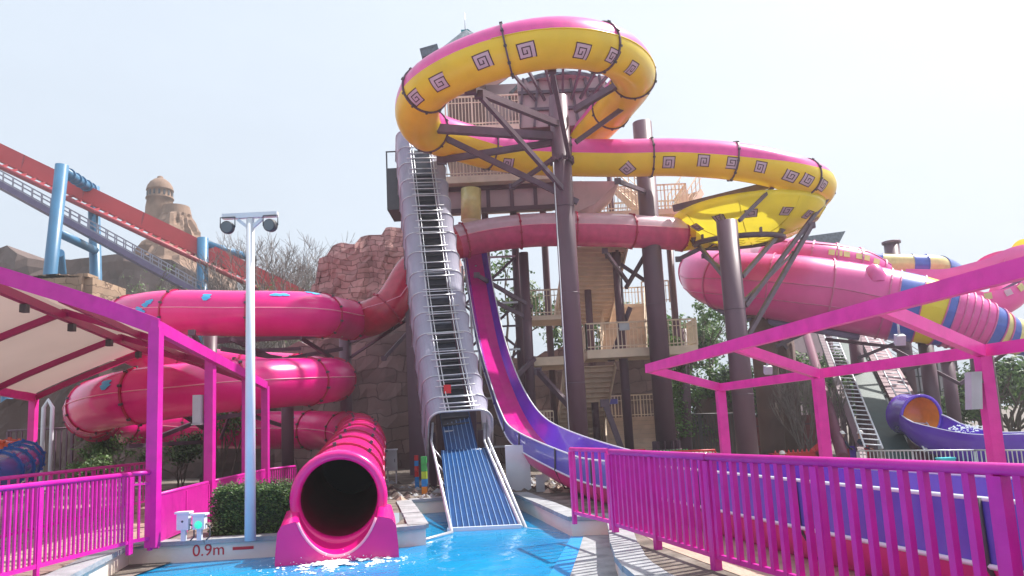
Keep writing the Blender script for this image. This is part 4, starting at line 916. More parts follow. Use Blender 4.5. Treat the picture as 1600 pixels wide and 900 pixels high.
# ================================================================== ROCK WORK
def rock(px_tops, Y, thick, label, m, name='rock_wall', step=.45, amp=.6, zb=-.5, batter=.06, cat='rock wall', scl=.35, jag=.35):
    xs_ = []; pts = [P(x,y,Y) for x,y in px_tops]
    x = pts[0].x
    while x <= pts[-1].x: xs_.append(x); x += step
    def top(x):
        for a, c in zip(pts[:-1], pts[1:]):
            if a.x <= x <= c.x+1e-6: f = (x-a.x)/max(1e-6,c.x-a.x); return a.z+(c.z-a.z)*f
        return pts[-1].z
    nz_ = max(6, int((max(p.z for p in pts)-zb)/step)); root = None; b = MB(); vs = []; N = nz_+1
    for i, x in enumerate(xs_):
        tz = top(x)+jag*noise.noise(Vector((x*1.3,Y,5)))
        for j in range(N):
            f = j/nz_; z = zb+(tz-zb)*f; d = noise.fractal(Vector((x*scl,z*scl*.55,Y*.1)), 1.0, 2.0, 4)*amp; d += .25*amp*math.floor(3*noise.noise(Vector((x*scl*2,z*scl*1.2,9))))
            vs.append((x+.15*noise.noise(Vector((x,z,2))), Y+d+f*batter*(tz-zb), z))
    nF = len(xs_)*N
    for i, x in enumerate(xs_):
        for j in range(N): v = vs[i*N+j]; vs.append((v[0], Y+thick+(v[1]-Y)*.3, v[2]))
    fs = []
    M_ = len(xs_)
    for i in range(M_-1):
        for j in range(N-1):
            fs.append((i*N+j,(i+1)*N+j,(i+1)*N+j+1,i*N+j+1)); o_ = nF; fs.append((o_+i*N+j,o_+i*N+j+1,o_+(i+1)*N+j+1,o_+(i+1)*N+j))
        fs.append((i*N+N-1,(i+1)*N+N-1,nF+(i+1)*N+N-1,nF+i*N+N-1))
    for i in (0, M_-1):
        for j in range(N-1): fs.append((i*N+j,i*N+j+1,nF+i*N+j+1,nF+i*N+j))
    b.add(vs, fs, m, False); return tag(b.build(name), label, cat)
rock([(478,476),(480,446),(492,442),(494,404),(515,398),(518,383),(556,378),(559,366),(596,363),(599,351),(640,348),(665,350),(668,362),(700,366),(704,380),(720,400)], 36.5, 5, 'red brown rockwork wall of rough blocks behind the conveyor', ROCK, amp=.42, step=.22, jag=.18, scl=.6, batter=.03)
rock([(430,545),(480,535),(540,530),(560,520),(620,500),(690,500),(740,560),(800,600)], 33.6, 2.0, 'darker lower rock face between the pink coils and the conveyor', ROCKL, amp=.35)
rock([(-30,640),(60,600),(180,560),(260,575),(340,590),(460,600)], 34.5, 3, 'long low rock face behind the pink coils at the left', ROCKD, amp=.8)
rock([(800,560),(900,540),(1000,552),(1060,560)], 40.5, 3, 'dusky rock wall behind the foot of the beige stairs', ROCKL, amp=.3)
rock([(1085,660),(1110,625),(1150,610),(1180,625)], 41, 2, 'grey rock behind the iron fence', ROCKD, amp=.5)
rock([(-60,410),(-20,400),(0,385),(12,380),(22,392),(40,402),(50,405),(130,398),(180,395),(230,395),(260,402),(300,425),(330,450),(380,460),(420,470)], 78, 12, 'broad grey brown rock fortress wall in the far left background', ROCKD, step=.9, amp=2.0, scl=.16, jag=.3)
# rock tower with dome
rr_ = P(250,400,82); root = thing('rock_tower', 'rock tower with a small domed turret on top, in the left background', 'tower', (rr_.x, 86, 0))
b = MB(); prof = []; tx = rr_.x; yb = 86
tops = [(0,9.0),(13,7.6),(P(250,470,86).z,6.9),(P(250,430,86).z,5.6),(P(250,400,86).z,4.2),(P(250,375,86).z,2.9),(P(250,355,86).z,2.2),(P(250,338,86).z,1.75),(P(250,325,86).z,1.55)]
tops.sort(); n_ = 40; vs = []; lv = []
for (z0_, r0_), (z1_, r1_) in zip(tops[:-1], tops[1:]):
    for k in range(4): lv.append((z0_+(z1_-z0_)*k/4, r0_+(r1_-r0_)*k/4))
lv.append(tops[-1])
for (z, r_) in lv:
    for k in range(n_):
        a = 2*math.pi*k/n_; d = 1+.28*noise.fractal(Vector((math.cos(a)*1.8,math.sin(a)*1.8,z*.22)),1,2,4)+.06*math.floor(3*noise.noise(Vector((math.cos(a)*3,math.sin(a)*3,z*.5))))
        if z > tops[-2][0]-.1: d = 1
        vs.append((tx+.8*(1-z/25)+math.cos(a)*r_*d, yb+math.sin(a)*r_*d, z))
b.add(vs, [(i*n_+k,i*n_+(k+1)%n_,(i+1)*n_+(k+1)%n_,(i+1)*n_+k) for i in range(len(lv)-1) for k in range(n_)], ROCKT, False); b.build('rock_base', root)
zt_ = tops[-1][0]; cxx = P(250,300,86).x; H1 = P(250,306,86).z; H2 = P(250,288,86).z
b = MB(); b.lathe((cxx,yb,0), [(1.6,zt_-2.5),(1.55,zt_),(1.4,H1-.5),(1.55,H1-.45),(1.55,H1-.3),(1.4,H1-.25),(1.38,H1+.55),(1.52,H1+.6),(1.5,H1+.7),(1.4,H1+1.1),(1.1,H1+1.6),(.7,H1+1.95),(.35,H1+2.1),(.35,H1+2.3),(.2,H1+2.4),(0,H1+2.45)], ROCKT, 28); b.build('domed_turret', root)
for k in range(16):
    a = 2*math.pi*k/16; b = MB(); b.obox((cxx+math.cos(a)*1.4, yb+math.sin(a)*1.4, H1+.15), Vector((math.cos(a),math.sin(a),0))*.04, Vector((-math.sin(a),math.cos(a),0))*.11, U*.28, DGR); b.build('turret_opening', root)
# sandstone block at left
pa = P(45,432,42); pc = P(138,470,42); b = MB()
vs = []
a = P(48,500,42); c = P(128,432,42)
b.box((a.x,42,-.0),(c.x,46,c.z), SAND); b.box((c.x,42.3,0),(c.x+.45,46,c.z), SAND)
for k in range(16):
    x = a.x+(c.x-a.x)*random.random(); b.box((x-.3,42.1,c.z),(x+.3,43.2,c.z+random.uniform(.05,.3)), SAND)
tag(b.build('sandstone_wall'), 'pale sandstone block wall under the blue coaster support at the left', 'wall')
# ================================================================== COASTER
ca = P(-60,212,52); cb = P(480,470,60)
co = thing('coaster_track', 'long red box beam coaster track sloping down through the left background', 'coaster track', (ca.x, ca.y, 0))
b = MB(); K = 9; pts = [ca.lerp(cb, i/K) for i in range(K+1)]
for i in range(K): b.bar(pts[i]+U*.1, pts[i+1]+U*.1, .5, 1.2, CRED)
b.build('box_spine', co)
b = MB(); b.tube([ca+Vector((0,-.9,-.95)), cb+Vector((0,-.9,-.95))], .17, CRD2, 8); b.tube([ca+Vector((0,.9,-.95)), cb+Vector((0,.9,-.95))], .17, CRD2, 8); b.build('running_rail', co)
b = MB()
for i in range(40): p = ca.lerp(cb, i/40); b.bar(p+Vector((0,-.9,-.95)), p+Vector((0,0,-.5)), .35, .15, CRD2)
b.build('track_tie', co)
for i in range(1,6): b = MB(); p = ca.lerp(cb, i/6); b.bar(p+U*.1-Vector((.06,0,-.0)), p+U*.1+Vector((.06,0,-.03)), .56, 1.3, CRD2); b.build('joint_plate', co)
cw0 = P(-50,262,50); cw1 = P(310,460,56)
cw = thing('coaster_catwalk', 'slate maintenance catwalk with thin railing below the red coaster track', 'catwalk', (cw0.x,cw0.y,0))
b = MB(); b.bar(cw0, cw1, 1.0, .4, CPUR); b.build('deck', cw)
b = MB()
for oy in (-.5,.5):
    for hh in (.4,.75,1.05): b.bar(cw0+Vector((0,oy,hh)), cw1+Vector((0,oy,hh)), .05,.05, RAILG)
    for i in range(26): p = cw0.lerp(cw1, i/25)+Vector((0,oy,0)); b.bar(p, p+U*1.05, .06,.06, RAILG)
b.build('handrail', cw)
sp = thing('coaster_support', 'pair of light blue steel pipe legs with crossbars holding the red track at the left', 'coaster support', PZ(80,50,0), 'blue coaster supports')
for (x0,y0,Y0,x1,y1,Y1,r_) in ((97,258,49,77,440,49,.42),(93,395,49.5,98,440,53,.3),(146,292,56,151,480,56,.42)):
    q0_ = P(x0,y0,Y0); q1_ = P(x1,y1,Y1); d = (q1_-q0_).normalized(); k = q1_.z/-d.z if d.z < 0 else 0; b = MB(); b.tube([q0_, q1_+d*k], r_, CBLU, 16); b.build('pipe_leg', sp)
b = MB(); b.tube([P(97,266,49), P(146,297,56)], .33, CBLU, 12)
for f in (.2,.4,.55,.75,.9): q0_ = P(97,266,49).lerp(P(146,297,56), f); dd = (P(146,297,56)-P(97,266,49)).normalized(); b.tube([q0_-dd*.08, q0_+dd*.08], .45, CBLU, 12)
b.build('crossbar', sp)
b = MB(); b.tube([P(88,362,49), P(150,392,56)], .3, CBLU, 12); b.build('crossbar', sp)
sp2 = thing('coaster_support', 'blue steel pipe leg with a bracket behind the bare trees, right of the first pair', 'coaster support', PZ(317,58,0), 'blue coaster supports')
b = MB(); q_ = P(317,372,57); b.tube([q_, Vector((q_.x,57,0))], .42, CBLU, 14); b.build('pipe_leg', sp2); b = MB(); b.tube([q_-U*.4, q_+Vector((2.6,3,-1.0))], .3, CBLU, 10); b.build('crossbar', sp2)

# ================================================================== TREES
def grow(b, p, d, L_, r_, depth, m, tips, spread=.5, upb=.15, nb=(2,3), minr=.006):
    e = p+d*L_; midp = p.lerp(e,.5)+Vector((random.uniform(-1,1),random.uniform(-1,1),0))*L_*.05
    b.tube([p, midp, e], [r_, r_*.85, r_*.7], m, 5 if r_ > .03 else 3, cap=False)
    if depth == 0: tips.append(e); return
    for _ in range(random.randint(*nb)):
        nd_ = (d+Vector((random.gauss(0,spread),random.gauss(0,spread),random.gauss(0,spread*.6)+upb))).normalized()
        grow(b, p.lerp(e, random.uniform(.55,1)), nd_, L_*random.uniform(.62,.85), max(minr, r_*.62), depth-1, m, tips, spread, upb, nb, minr)
def tree(base, h, label, name='tree', leaf=None, nleaf=60, lsz=.12, depth=5, spread=.5, r0=.15, grp=None, stems=1, upb=.15, crad=.6, fr=.28, minr=.012, m=None, cat='tree', nb=(2,3)):
    base = Vector(base); root = thing(name, label, cat, base, grp); tips = []; b = MB()
    for s_ in range(stems):
        d = Vector((random.gauss(0,.12+.12*(stems>1)),random.gauss(0,.12+.12*(stems>1)),1)).normalized()
        grow(b, base+Vector((random.uniform(-.2,.2)*(stems>1),0,-.1)), d, h*fr, r0, depth, m or (BARK if leaf else TWIG), tips, spread, upb, nb, minr)
    b.build('trunk_and_limbs', root)
    if leaf:
        b = MB()
        for tpt in tips: 
            if random.random() < .12: continue
            leaf_cloud(b, tpt, Vector((crad,crad,crad*.75))*random.uniform(.6,1.2), int(nleaf*random.uniform(.5,1.3)), lsz, leaf, shell_=.2)
        b.build('crown', root)
    return root
tree(PZ(838,44,0), 13.5, 'green tree seen through the gap between the purple slide and the front column', leaf=[L1,L3,L4,L2], nleaf=90, lsz=.16, crad=1.15, depth=5, r0=.22, fr=.3)
tree(PZ(1105,50,-.5), 12.5, 'pale leafy tree behind the beige landing, left of the right plum column', leaf=[L1,L3,L4], nleaf=80, lsz=.16, crad=1.0, depth=5, r0=.2, fr=.3)
tree(PZ(1060,54,-.5), 7, 'dark tree behind the thick plum column', leaf=[L1,L2], nleaf=30, lsz=.14, crad=.9, depth=4, r0=.2, fr=.32)
for px, Y, h, lab in ((1115,43,8.0,'round green shrub behind the iron fence, leftmost'),(1195,42,8.5,'green shrub behind the cladded brown pillar'),(1262,44,9.0,'bright green shrub under the big rose slide'),(1330,48,8,'green shrub behind the teal conveyor'),(1590,38,7.5,'green shrub at the right edge behind the slim columns'),(1535,44,7.5,'green shrub behind the violet slide mouth'),(1060,44,8,'green shrub between the thick plum column and the rocks')):
    tree(PZ(px,Y,-1), h, lab, name='shrub', leaf=[L1,L3,L2], nleaf=110, lsz=.14, crad=1.15, depth=3, r0=.12, stems=3, spread=.6, fr=.3, cat='shrub')
tree(PZ(450,62,0), 20, 'wide bare tree above the pink coils, right of the lamp post', depth=7, r0=.22, stems=4, spread=.42, minr=.016, fr=.30, grp='bare trees')
tree(PZ(395,64,0), 21, 'bare tree directly behind the lamp post', depth=7, r0=.2, stems=3, spread=.42, minr=.016, fr=.30, grp='bare trees')
tree(PZ(350,60,0), 19.5, 'bare tree beside the single blue coaster support', depth=7, r0=.2, stems=3, spread=.42, minr=.016, fr=.30, grp='bare trees')
tree(PZ(285,56,0), 18.5, 'thin tree with sparse olive leaves in front of the fortress wall', leaf=[L4,L3], nleaf=5, lsz=.08, crad=.5, depth=6, r0=.15, stems=3, spread=.4, fr=.28, minr=.018)
tree(PZ(1265,33,-1), 6.6, 'tall bare grey shrub with fine twigs under the big rose slide', name='bare_shrub', depth=5, r0=.04, stems=9, spread=.22, minr=.010, fr=.24, upb=.25, cat='shrub')
tree(PZ(150,24,0), 1.8, 'straggly green bush behind the left walkway, under the lowest coil', name='bush', leaf=[L1,L3,L4], nleaf=26, lsz=.05, crad=.35, depth=4, r0=.03, stems=5, spread=.4, cat='bush')
tree(PZ(285,27,0), 2.6, 'dark green bush behind the first canopy post', name='bush', leaf=[L1,L2], nleaf=26, lsz=.06, crad=.4, depth=4, r0=.03, stems=5, spread=.4, cat='bush')
tree(PZ(175,27,0), 2.9, 'green leafy sapling between the left posts', name='bush', leaf=[L1,L3], nleaf=20, lsz=.06, crad=.35, depth=4, r0=.03, stems=4, spread=.4, cat='bush')
tree(PZ(350,29,0), 3.4, 'green bush just above the middle pink coil behind the plum post', name='bush', leaf=[L1,L3], nleaf=30, lsz=.07, crad=.5, depth=4, r0=.05, stems=3, spread=.35, fr=.36, cat='bush')
# climbing plant on the thick column
iv = MB(); ip = PZ(1068,33,0)
for k in range(1500):
    z = random.uniform(.8,5.2); p = Vector((ip.x+random.gauss(0,.22)+.12*math.sin(z*2), 33+random.gauss(0,.15), z)); leaf_cloud(iv, p, Vector((.05,.05,.05)), 1, .07, [L1,L3,L3])
tag(iv.build('climbing_plant'), 'bright green climbing plant hanging beside the thick plum column', 'climbing plant')
b = MB(); b.tube([PZ(1072,33.3,0), PZ(1066,33.3,5.5)], .28, BRN, 10); tag(b.build('dark_pole'), 'dark pole carrying the climbing plant behind the thick column', 'pole')
# ================================================================== RIGHT: BIG RAFT SLIDE
bp_ = [(1235,404,43,1.15),(1150,406,41.5,1.2),(1104,418,39,1.25),(1112,434,36.5,1.3),(1165,443,35,1.45),(1250,453,34,1.58),(1335,466,33.5,1.58),(1400,478,33,1.55),(1440,484,32.6,1.45),(1470,492,32.4,1.35),(1500,500,32.2,1.28),(1540,512,32,1.05),(1575,523,32,.8),(1620,532,32,.72),(1680,542,32,.7)]
BP = Path([P(x,y,Y) for x,y,Y,r_ in bp_], [r_ for *_, r_ in bp_])
bs_ = thing('raft_slide', 'big rose pink raft slide with blue and yellow bands and a windowed hood', 'water slide', (BP.at(10)[0].x, 34, -1))
def q_at(path, px, after=0):
    best = min((abs(proj(path.at(after+k*.1)[0])[0]-px), after+k*.1) for k in range(int((path.L-after)/.1))); return best[1]
mk = q_at(BP, 1112, 3.5); qs = [0]+[q_at(BP, x, mk) for x in (1395,1437,1466,1484,1536,1550,1562,1575,1590,1605,1620)]+[BP.L]
cols_ = [PK2,BLG,YEL,BLG,PK2,BLG,YLP,BLG,YLP,BLG,YLP,BLG]
for i, c_ in enumerate(cols_):
    b = MB(); shell(b, BP, qs[i], qs[i+1], None, 0, 2*math.pi, c_, 30, .3)
    if c_ is PK2 and i == 0:
        for th in (R(185),R(150),R(215),R(-30),R(0)): line_on(b, BP, qs[i], qs[i+1], th, None, PK3, .03)
    b.build('tube_section', bs_, None)
q = 1.5
while q < qs[1]: b = MB(); flange(b, BP, q, None, PK3, .06, .06, 0); b.build('flange', bs_); q += 2.4
for q in qs[1:8]: b = MB(); flange(b, BP, q, None, PK3, .05, .05, 0); b.build('flange', bs_)
for k in range(1,5): b = MB(); flange(b, BP, qs[4]+(qs[5]-qs[4])*k/5, None, PK3, .05, .05, 0); b.build('flange', bs_)
hp_ = [(1195,402,36,.6),(1225,404,35.2,.95),(1260,412,34.7,1.08),(1300,417,34.4,1.08),(1345,424,34.2,1.0),(1380,436,34.1,.75)]
HP = Path([P(x,y,Y) for x,y,Y,r_ in hp_], [r_ for *_, r_ in hp_])
b = MB(); shell(b, HP, 0, HP.L, None, R(-20), R(200), PK2, 20, .25); line_on(b, HP, 0, HP.L, R(-8), None, PK3, .05); line_on(b, HP, 0, HP.L, R(52), None, PK3, .035); b.build('hood', bs_)
for k in range(6): b = MB(); flange(b, HP, HP.L*(.05+k*.18), None, PK3, .08, .06, 0); b.build('hood_rib', bs_)
for px in (1290,1302,1314,1330,1342,1354):
    q = q_at(HP, px); c, t, sd_, u, e = HP.frame(q); nr = sd_*math.cos(R(24))+u*math.sin(R(24)); tv = u*math.cos(R(24))-sd_*math.sin(R(24)); b = MB(); b.obox(c+nr*(e+.01), t*.13, nr*.02, tv*.15, YLP); b.build('hood_window', bs_)
b = MB(); p = P(1365,424,32.4); b.lathe(p, [(.0,.35),(.3,.2),(.5,-.2),(.55,-.5)], PK2, 14); b.build('hood_scoop', bs_)
for (x0,x1,c_) in ((1165,1185,WPK),(1185,1212,BLG),(1212,1225,YLP)):
    q1_ = Path([P(1160,408,37.5),P(1240,408,37.5)]); b = MB(); shell(b, q1_, q1_.L*(x0-1160)/80, q1_.L*(x1-1160)/80, .95, 0, math.pi, c_, 16, .2); b.build('rear_band', bs_)
b = MB()
pp_ = [BP.at(mk+k*1.5)[0]-U*(BP.at(mk+k*1.5)[1]+.18) for k in range(0,8)]; b.tube(pp_, .16, CPUR, 8); b.build('carrying_truss', bs_)
for (px, Y, zt_, r_, lab, m_) in ((1212,35,P(1212,492,35).z,.55,'wide brown cladded pillar under the left end of the rose raft slide',DKW),(1245,36,P(1245,500,36).z,.45,'second brown cladded pillar beside the first, under the rose raft slide',DKW),(1358,36,P(1358,508,36).z,.30,'slim plum column behind the teal conveyor',BRN),(1470,34,P(1470,530,34).z,.32,'plum column right of the violet slide mouth',BRN),(1500,36,P(1500,560,36).z,.3,'plum column behind the grey speaker',BRN),(1562,33,P(1562,520,33).z,.33,'plum column right of the nearest pergola post',BRN),(1432,47,P(1432,376,47).z,.45,'tall grey column poking above the striped tube',BRN),(1545,40,P(1545,470,40).z,.3,'plum column under the far rose chute',BRN)):
    p = PZ(px,Y,-1); root = thing('support_column', lab, 'column', p, 'columns under the raft slide'); b = MB(); b.tube([p, Vector((p.x,Y,zt_))], r_, m_, 18); b.build('shaft', root)
    b = MB(); b.tube([Vector((p.x,Y,zt_-.12)), Vector((p.x,Y,zt_+.02))], r_*1.25, m_, 18); b.build('cap_plate', root)
frame_thing([(1130,480,37,1210,520,35,.12),(1195,500,35,1230,545,35,.12),(1205,545,35,1290,505,35,.14),(1290,530,35,1420,545,35,.12),(1340,560,35,1440,520,34,.12),(1410,580,35,1520,545,34,.14),(1395,545,36,1500,600,34,.12),(1500,600,33,1580,545,33,.12),(1345,640,36,1420,600,36,.1)], 'truss_frame', 'tangle of dark steel struts under the rose raft slide', 'truss')
frame_thing([(1535,470,40,1600,435,39,.12),(1545,500,40,1600,440,39,.1),(1560,480,40,1610,520,39,.1),(1585,430,39,1612,470,39,.12)], 'truss_frame', 'blue grey struts at the right edge beneath the far rose chute', 'truss', CPUR)
# striped tube behind and far chute
SP = Path([P(x,y,Y) for x,y,Y in ((1335,408,47),(1370,414,46),(1430,416,45.5),(1465,418,45.5),(1488,428,47),(1480,440,50))]); st2 = thing('striped_tube_slide', 'blue and pale yellow striped tube high behind the rose raft slide', 'water slide', (SP.at(3)[0].x, 46, -1))
qq = [0]+[q_at(SP, x) for x in (1378,1424,1447,1468)]+[SP.L]
for i, c_ in enumerate((BLG,YLP,BLG,YLP,BLG)): b = MB(); shell(b, SP, qq[i], qq[i+1], .72, 0, 2*math.pi, c_, 22, .3); b.build('tube_section', st2)
for q in qq[1:5]: b = MB(); flange(b, SP, q, .72, BLG, .05,.05,0); b.build('flange', st2)
ch = thing('open_chute', 'far rose pink open chute with a windowed rim, at the right edge', 'water slide', (P(1520,440,42).x, 42, -1))
CP = Path([P(x,y,Y) for x,y,Y in ((1415,436,44),(1480,436,43),(1530,424,42),(1568,404,42),(1610,398,42.5),(1660,410,43))]); b = MB(); shell(b, CP, 0, CP.L, .95, R(150), R(390), PK2, 20, .3); b.build('upper_chute', ch)
CP2 = Path([P(x,y,Y) for x,y,Y in ((1490,462,41),(1530,470,39),(1566,462,38.5),(1590,435,39),(1604,405,40.5))]); b = MB(); shell(b, CP2, 0, CP2.L, .95, R(160), R(380), PK2, 20, .3); b.build('lower_chute', ch)
for i in range(16):
    c, t, sd_, u, e = CP2.frame(CP2.L*(i+.5)/16); p = c+sd_*.98+U*.1; b = MB(); b.obox(p, t*.17, sd_*.02, u*.16, YLP if i % 2 else WPK); b.build('rim_window', ch)
b = MB(); shell(b, CP, CP.L*.72, CP.L, .9, R(20), R(160), YEL, 12, .3); b.build('yellow_cover', ch)
# dark roof wedge
root = thing('distant_roof', 'slate grey flared roof behind the yellow coil', 'roof', (P(1280,372,62).x, 62, 0)); b = MB()
q4 = [P(1236,386,62), P(1308,386,62), P(1321,361,62), P(1240,372,62)]; b.add(q4+[p+Vector((0,6,0)) for p in q4], [(0,1,2,3),(4,7,6,5),(0,3,7,4),(1,5,6,2),(3,2,6,7),(0,4,5,1)], THA); b.build('roof_edge', root)
b = MB(); b.box((q4[0].x+1,62.5,-1),(q4[1].x-1,67,q4[0].z), WALLP); b.build('wall', root)
# teal conveyor
tc_ = thing('teal_conveyor', 'steep teal conveyor with maroon sides and white ladder rails under the rose raft slide', 'conveyor', PZ(1400,28,-1))
t0_ = P(1410,722,28); t1_ = P(1316,512,42); tt = (t1_-t0_).normalized(); ss = (Vector((1,0,0))-tt*tt.x).normalized(); uu = ss.cross(tt)
b = MB(); b.obox((t0_+t1_)/2, (t1_-t0_)/2, ss*.46, uu*.05, TEAL); b.build('belt', tc_)
for sg in (-1,1):
    b = MB(); b.obox((t0_+t1_)/2+ss*sg*1.25-uu*.15, (t1_-t0_)/2, ss*(.55 if sg > 0 else .12), uu*.1, BRN if sg < 0 else mat('maroon_panel', (.13,.02,.06), .5)); b.build('side_deck', tc_)
    b = MB()
    for x in (.7, 1.3): b.tube([t0_+ss*sg*x+uu*.5, t1_+ss*sg*x+uu*.5], .035, WHT, 6)
    for i in range(36): p = t0_.lerp(t1_, (i+.5)/36)+uu*.5; b.tube([p+ss*sg*.7, p+ss*sg*1.3], .025, WHT, 5)
    b.build('ladder_rail', tc_)
b = MB(); b.tube([t0_-ss*2.0, t1_-ss*2.0], .22, MATS['maroon_panel'], 10); b.build('side_pipe', tc_)
for f in (.2,.45,.7,.95):
    for sg in (-.9,.9): b = MB(); p = t0_.lerp(t1_, f)+ss*sg; b.box((p.x-.1,p.y-.1,-1.0),(p.x+.1,p.y+.1,p.z-.15), BRN); b.build('support_leg', tc_)
# violet slide mouth
vm = thing('slide_mouth', 'violet slide outlet with an orange lined round mouth and flaring trough, far right', 'water slide', PZ(1440,28,-1))
vc = P(1437,651,29); b = MB(); ax = Vector((.12,-1,-.12)).normalized(); b.lathe(vc, [(.80,-.9),(.80,.0),(.86,.03),(.86,.12),(.76,.12),(.74,0)], VIO, 28, ax); b.lathe(vc, [(.735,.1),(.735,-.85),(0,-.88)], ORG, 28, ax); b.build('round_mouth', vm)
VP_ = Path([vc+Vector((0,0,-.05)), vc+ax*1.0+Vector((.1,0,-.35)), vc+Vector((1.0,-2.2,-.85)), vc+Vector((2.0,-3.2,-.9))], [.8,.95,1.15,1.2]); b = MB(); shell(b, VP_, 0, VP_.L, None, R(170), R(370), VIO, 22, .25); shell(b, VP_, 0, VP_.L, None, R(170), R(370), VIO, 22, .25, thick=.06); b.build('flared_trough', vm)
b = MB()
for th in (R(170),R(370)): line_on(b, VP_, 0, VP_.L, th, None, WHT, .03)
b.build('trough_rim', vm)
b = MB(); pv = vc+Vector((.35,-2.6,-.45))
for k in range(90): p = pv+Vector((random.gauss(0,.28),random.gauss(0,.5),random.gauss(0,.06))); s_ = random.uniform(.02,.07); b.add([p+Vector((-s_,0,0)),p+Vector((s_,0,0)),p+Vector((0,0,s_)),p+Vector((0,-s_,0))], [(0,1,2),(0,1,3)], FOAM)
b.build('splash', kind='stuff')
# pale fence, red planter, green box, cladding wall, iron fences
fence(PZ(1345,27,-1), PZ(1530,24,-1), 'pale grey railing in front of the violet slide mouth, left part', h=1.15, sp=.13, bw=.03, m=GAL, name='railing_fence', grp='pale railings', top=.04)
fence(PZ(1530,24,-1), PZ(1660,22,-1), 'pale grey railing at the right edge behind the pergola post', h=1.15, sp=.13, bw=.03, m=GAL, name='railing_fence', grp='pale railings', top=.04)
fence(PZ(1055,36,-.2), PZ(1180,38,-.3), 'dark iron railing fence behind the thick plum column', h=2.0, sp=.16, bw=.04, m=DGR, name='iron_fence', cat='fence')
fence(PZ(8,27,0), PZ(110,27,0), 'rusty rod fence in front of the rocks at the left edge', h=2.3, sp=.2, bw=.05, m=BRN, name='iron_fence', cat='fence')
fence(PZ(1050,25,-.1), PZ(1120,24.5,-.1), 'red low railing behind the long magenta fence', h=.62, sp=.14, m=REDP, name='low_railing', cat='fence')
fence(PZ(958,27,0), PZ(1010,27,0), 'red low railing at the foot of the beige stairs', h=.55, sp=.14, m=REDP, name='low_railing', cat='fence')
p = PZ(1045,26,0); b = MB(); b.box(p+Vector((-.9,-.4,0)), p+Vector((.7,.4,.5)), GRNP)
for k in range(14): b.lathe(p+Vector((-.85+k*.11,-.35,.5)), [(.04,0),(.03,.05),(0,.06)], GRNP, 6)
tag(b.build('green_crate'), 'bright green studded plastic crate at the foot of the thick plum column', 'crate')
p = P(1240,714,31); root = thing('red_planter', 'red trough with a toothed edge beside the crouching worker', 'planter', (p.x,p.y,-1)); b = MB(); b.box((p.x-.9,p.y-.3,-1),(p.x+.9,p.y+.3,P(1240,707,31).z), REDP); b.build('box', root)
b = MB(); zz = P(1240,707,31).z
for k in range(10): b.lathe((p.x-.8+k*.18,p.y-.25,zz), [(.05,0),(.04,.08),(0,.14)], REDP, 6)
b.obox(Vector((p.x+1.05,p.y,zz+.1)), Vector((.25,0,.2)), Vector((0,.3,0)), Vector((-.05,0,.12)), REDP); b.build('toothed_rim', root)
b = MB(); a = P(1183,700,38); b.box((a.x,38,-1),(a.x+3.2,38.3,P(1183,652,38).z), mat('maroon_boards', (.22,.06,.07), .7, var=.2))
for k in range(4): zk = -1+k*1.0; b.box((a.x,37.95,zk),(a.x+3.2,38.0,zk+.06), BRN)
tag(b.build('board_wall'), 'maroon boarded wall behind the crouching worker', 'wall')
b = MB(); 
a = P(1395,600,48); b.box((a.x,48,-1),(P(1500,600,48).x,52,P(1400,560,48).z), mat('pale_building', (.45,.47,.50), .7, var=.1))
for k in range(7): x = a.x+.4+k*.62; b.box((x,47.93,0),(x+.06,48,P(1400,565,48).z), DGR)
for k in range(4): b.box((a.x,47.92,.5+k),(P(1500,600,48).x,47.98,.56+k), DGR)
tag(b.build('far_building'), 'pale panelled building behind the teal conveyor and truss', 'building')
# cyan pump box
p = P(1478,722,24); b = MB(); b.box(p-Vector((.22,.15,.25)), p+Vector((.22,.15,.1)), mat('cyan_plastic', (.03,.5,.6), .4)); b.box(p+Vector((-.24,-.17,.1)), p+Vector((.24,.17,.14)), mat('cyan_lid', (.05,.6,.7), .4)); tag(b.build('cooler_box'), 'small cyan box behind the long fence near the violet slide mouth', 'box')
# arched pale structure behind right
b = MB(); 
for k in range(7):
    c_ = P(1380,600,64)+Vector((0,k*.8,0)); b.tube([c_+Vector((math.cos(R(a_))*5, 0, math.sin(R(a_))*5-1.0)) for a_ in range(0,181,15)], .06, WHT, 5)
for a_ in range(0,181,15): c_ = P(1380,600,64); q_ = c_+Vector((math.cos(R(a_))*5,0,math.sin(R(a_))*5-1)); b.tube([q_, q_+Vector((0,4.8,0))], .05, WHT, 5)
tag(b.build('arched_frame'), 'white arched lattice frame far behind the teal conveyor', 'arch')
# blue and red tubes at far left edge
root = thing('tube_slide', 'small blue and orange tube bend at the left edge, behind the fence', 'water slide', PZ(20,17,0))
for pts_, m_, nm in (([P(-60,748,14.5),P(-10,742,15.5),P(25,728,17),P(38,715,18.5)], mat('deep_blue_gelcoat', (.02,.10,.38), .25, coat=.5), 'blue_tube'), ([P(-60,722,17.5),P(-10,716,18),P(25,716,18.8),P(36,722,19.5)], mat('orange_red_gelcoat', (.62,.10,.04), .25, coat=.5), 'orange_tube')):
    PT = Path(pts_); b = MB(); shell(b, PT, 0, PT.L, .42, 0, 2*math.pi, m_, 22, .15); o_ = b.build(nm, root)
    for k in range(5): b = MB(); flange(b, PT, PT.L*(.1+k*.2), .42, m_, .04,.04,10); b.build('flange', root)
for px in (4,14): pass
b = MB(); p = PZ(63,26,0); b.tube([p, p+U*3.0, p+Vector((.15,0,3.25)), p+Vector((.3,0,3.0)), p+Vector((.3,0,.0))], .07, WHT, 8); tag(b.build('pipe_hoop'), 'white bent pipe hoop behind the left canopy post', 'pipe')
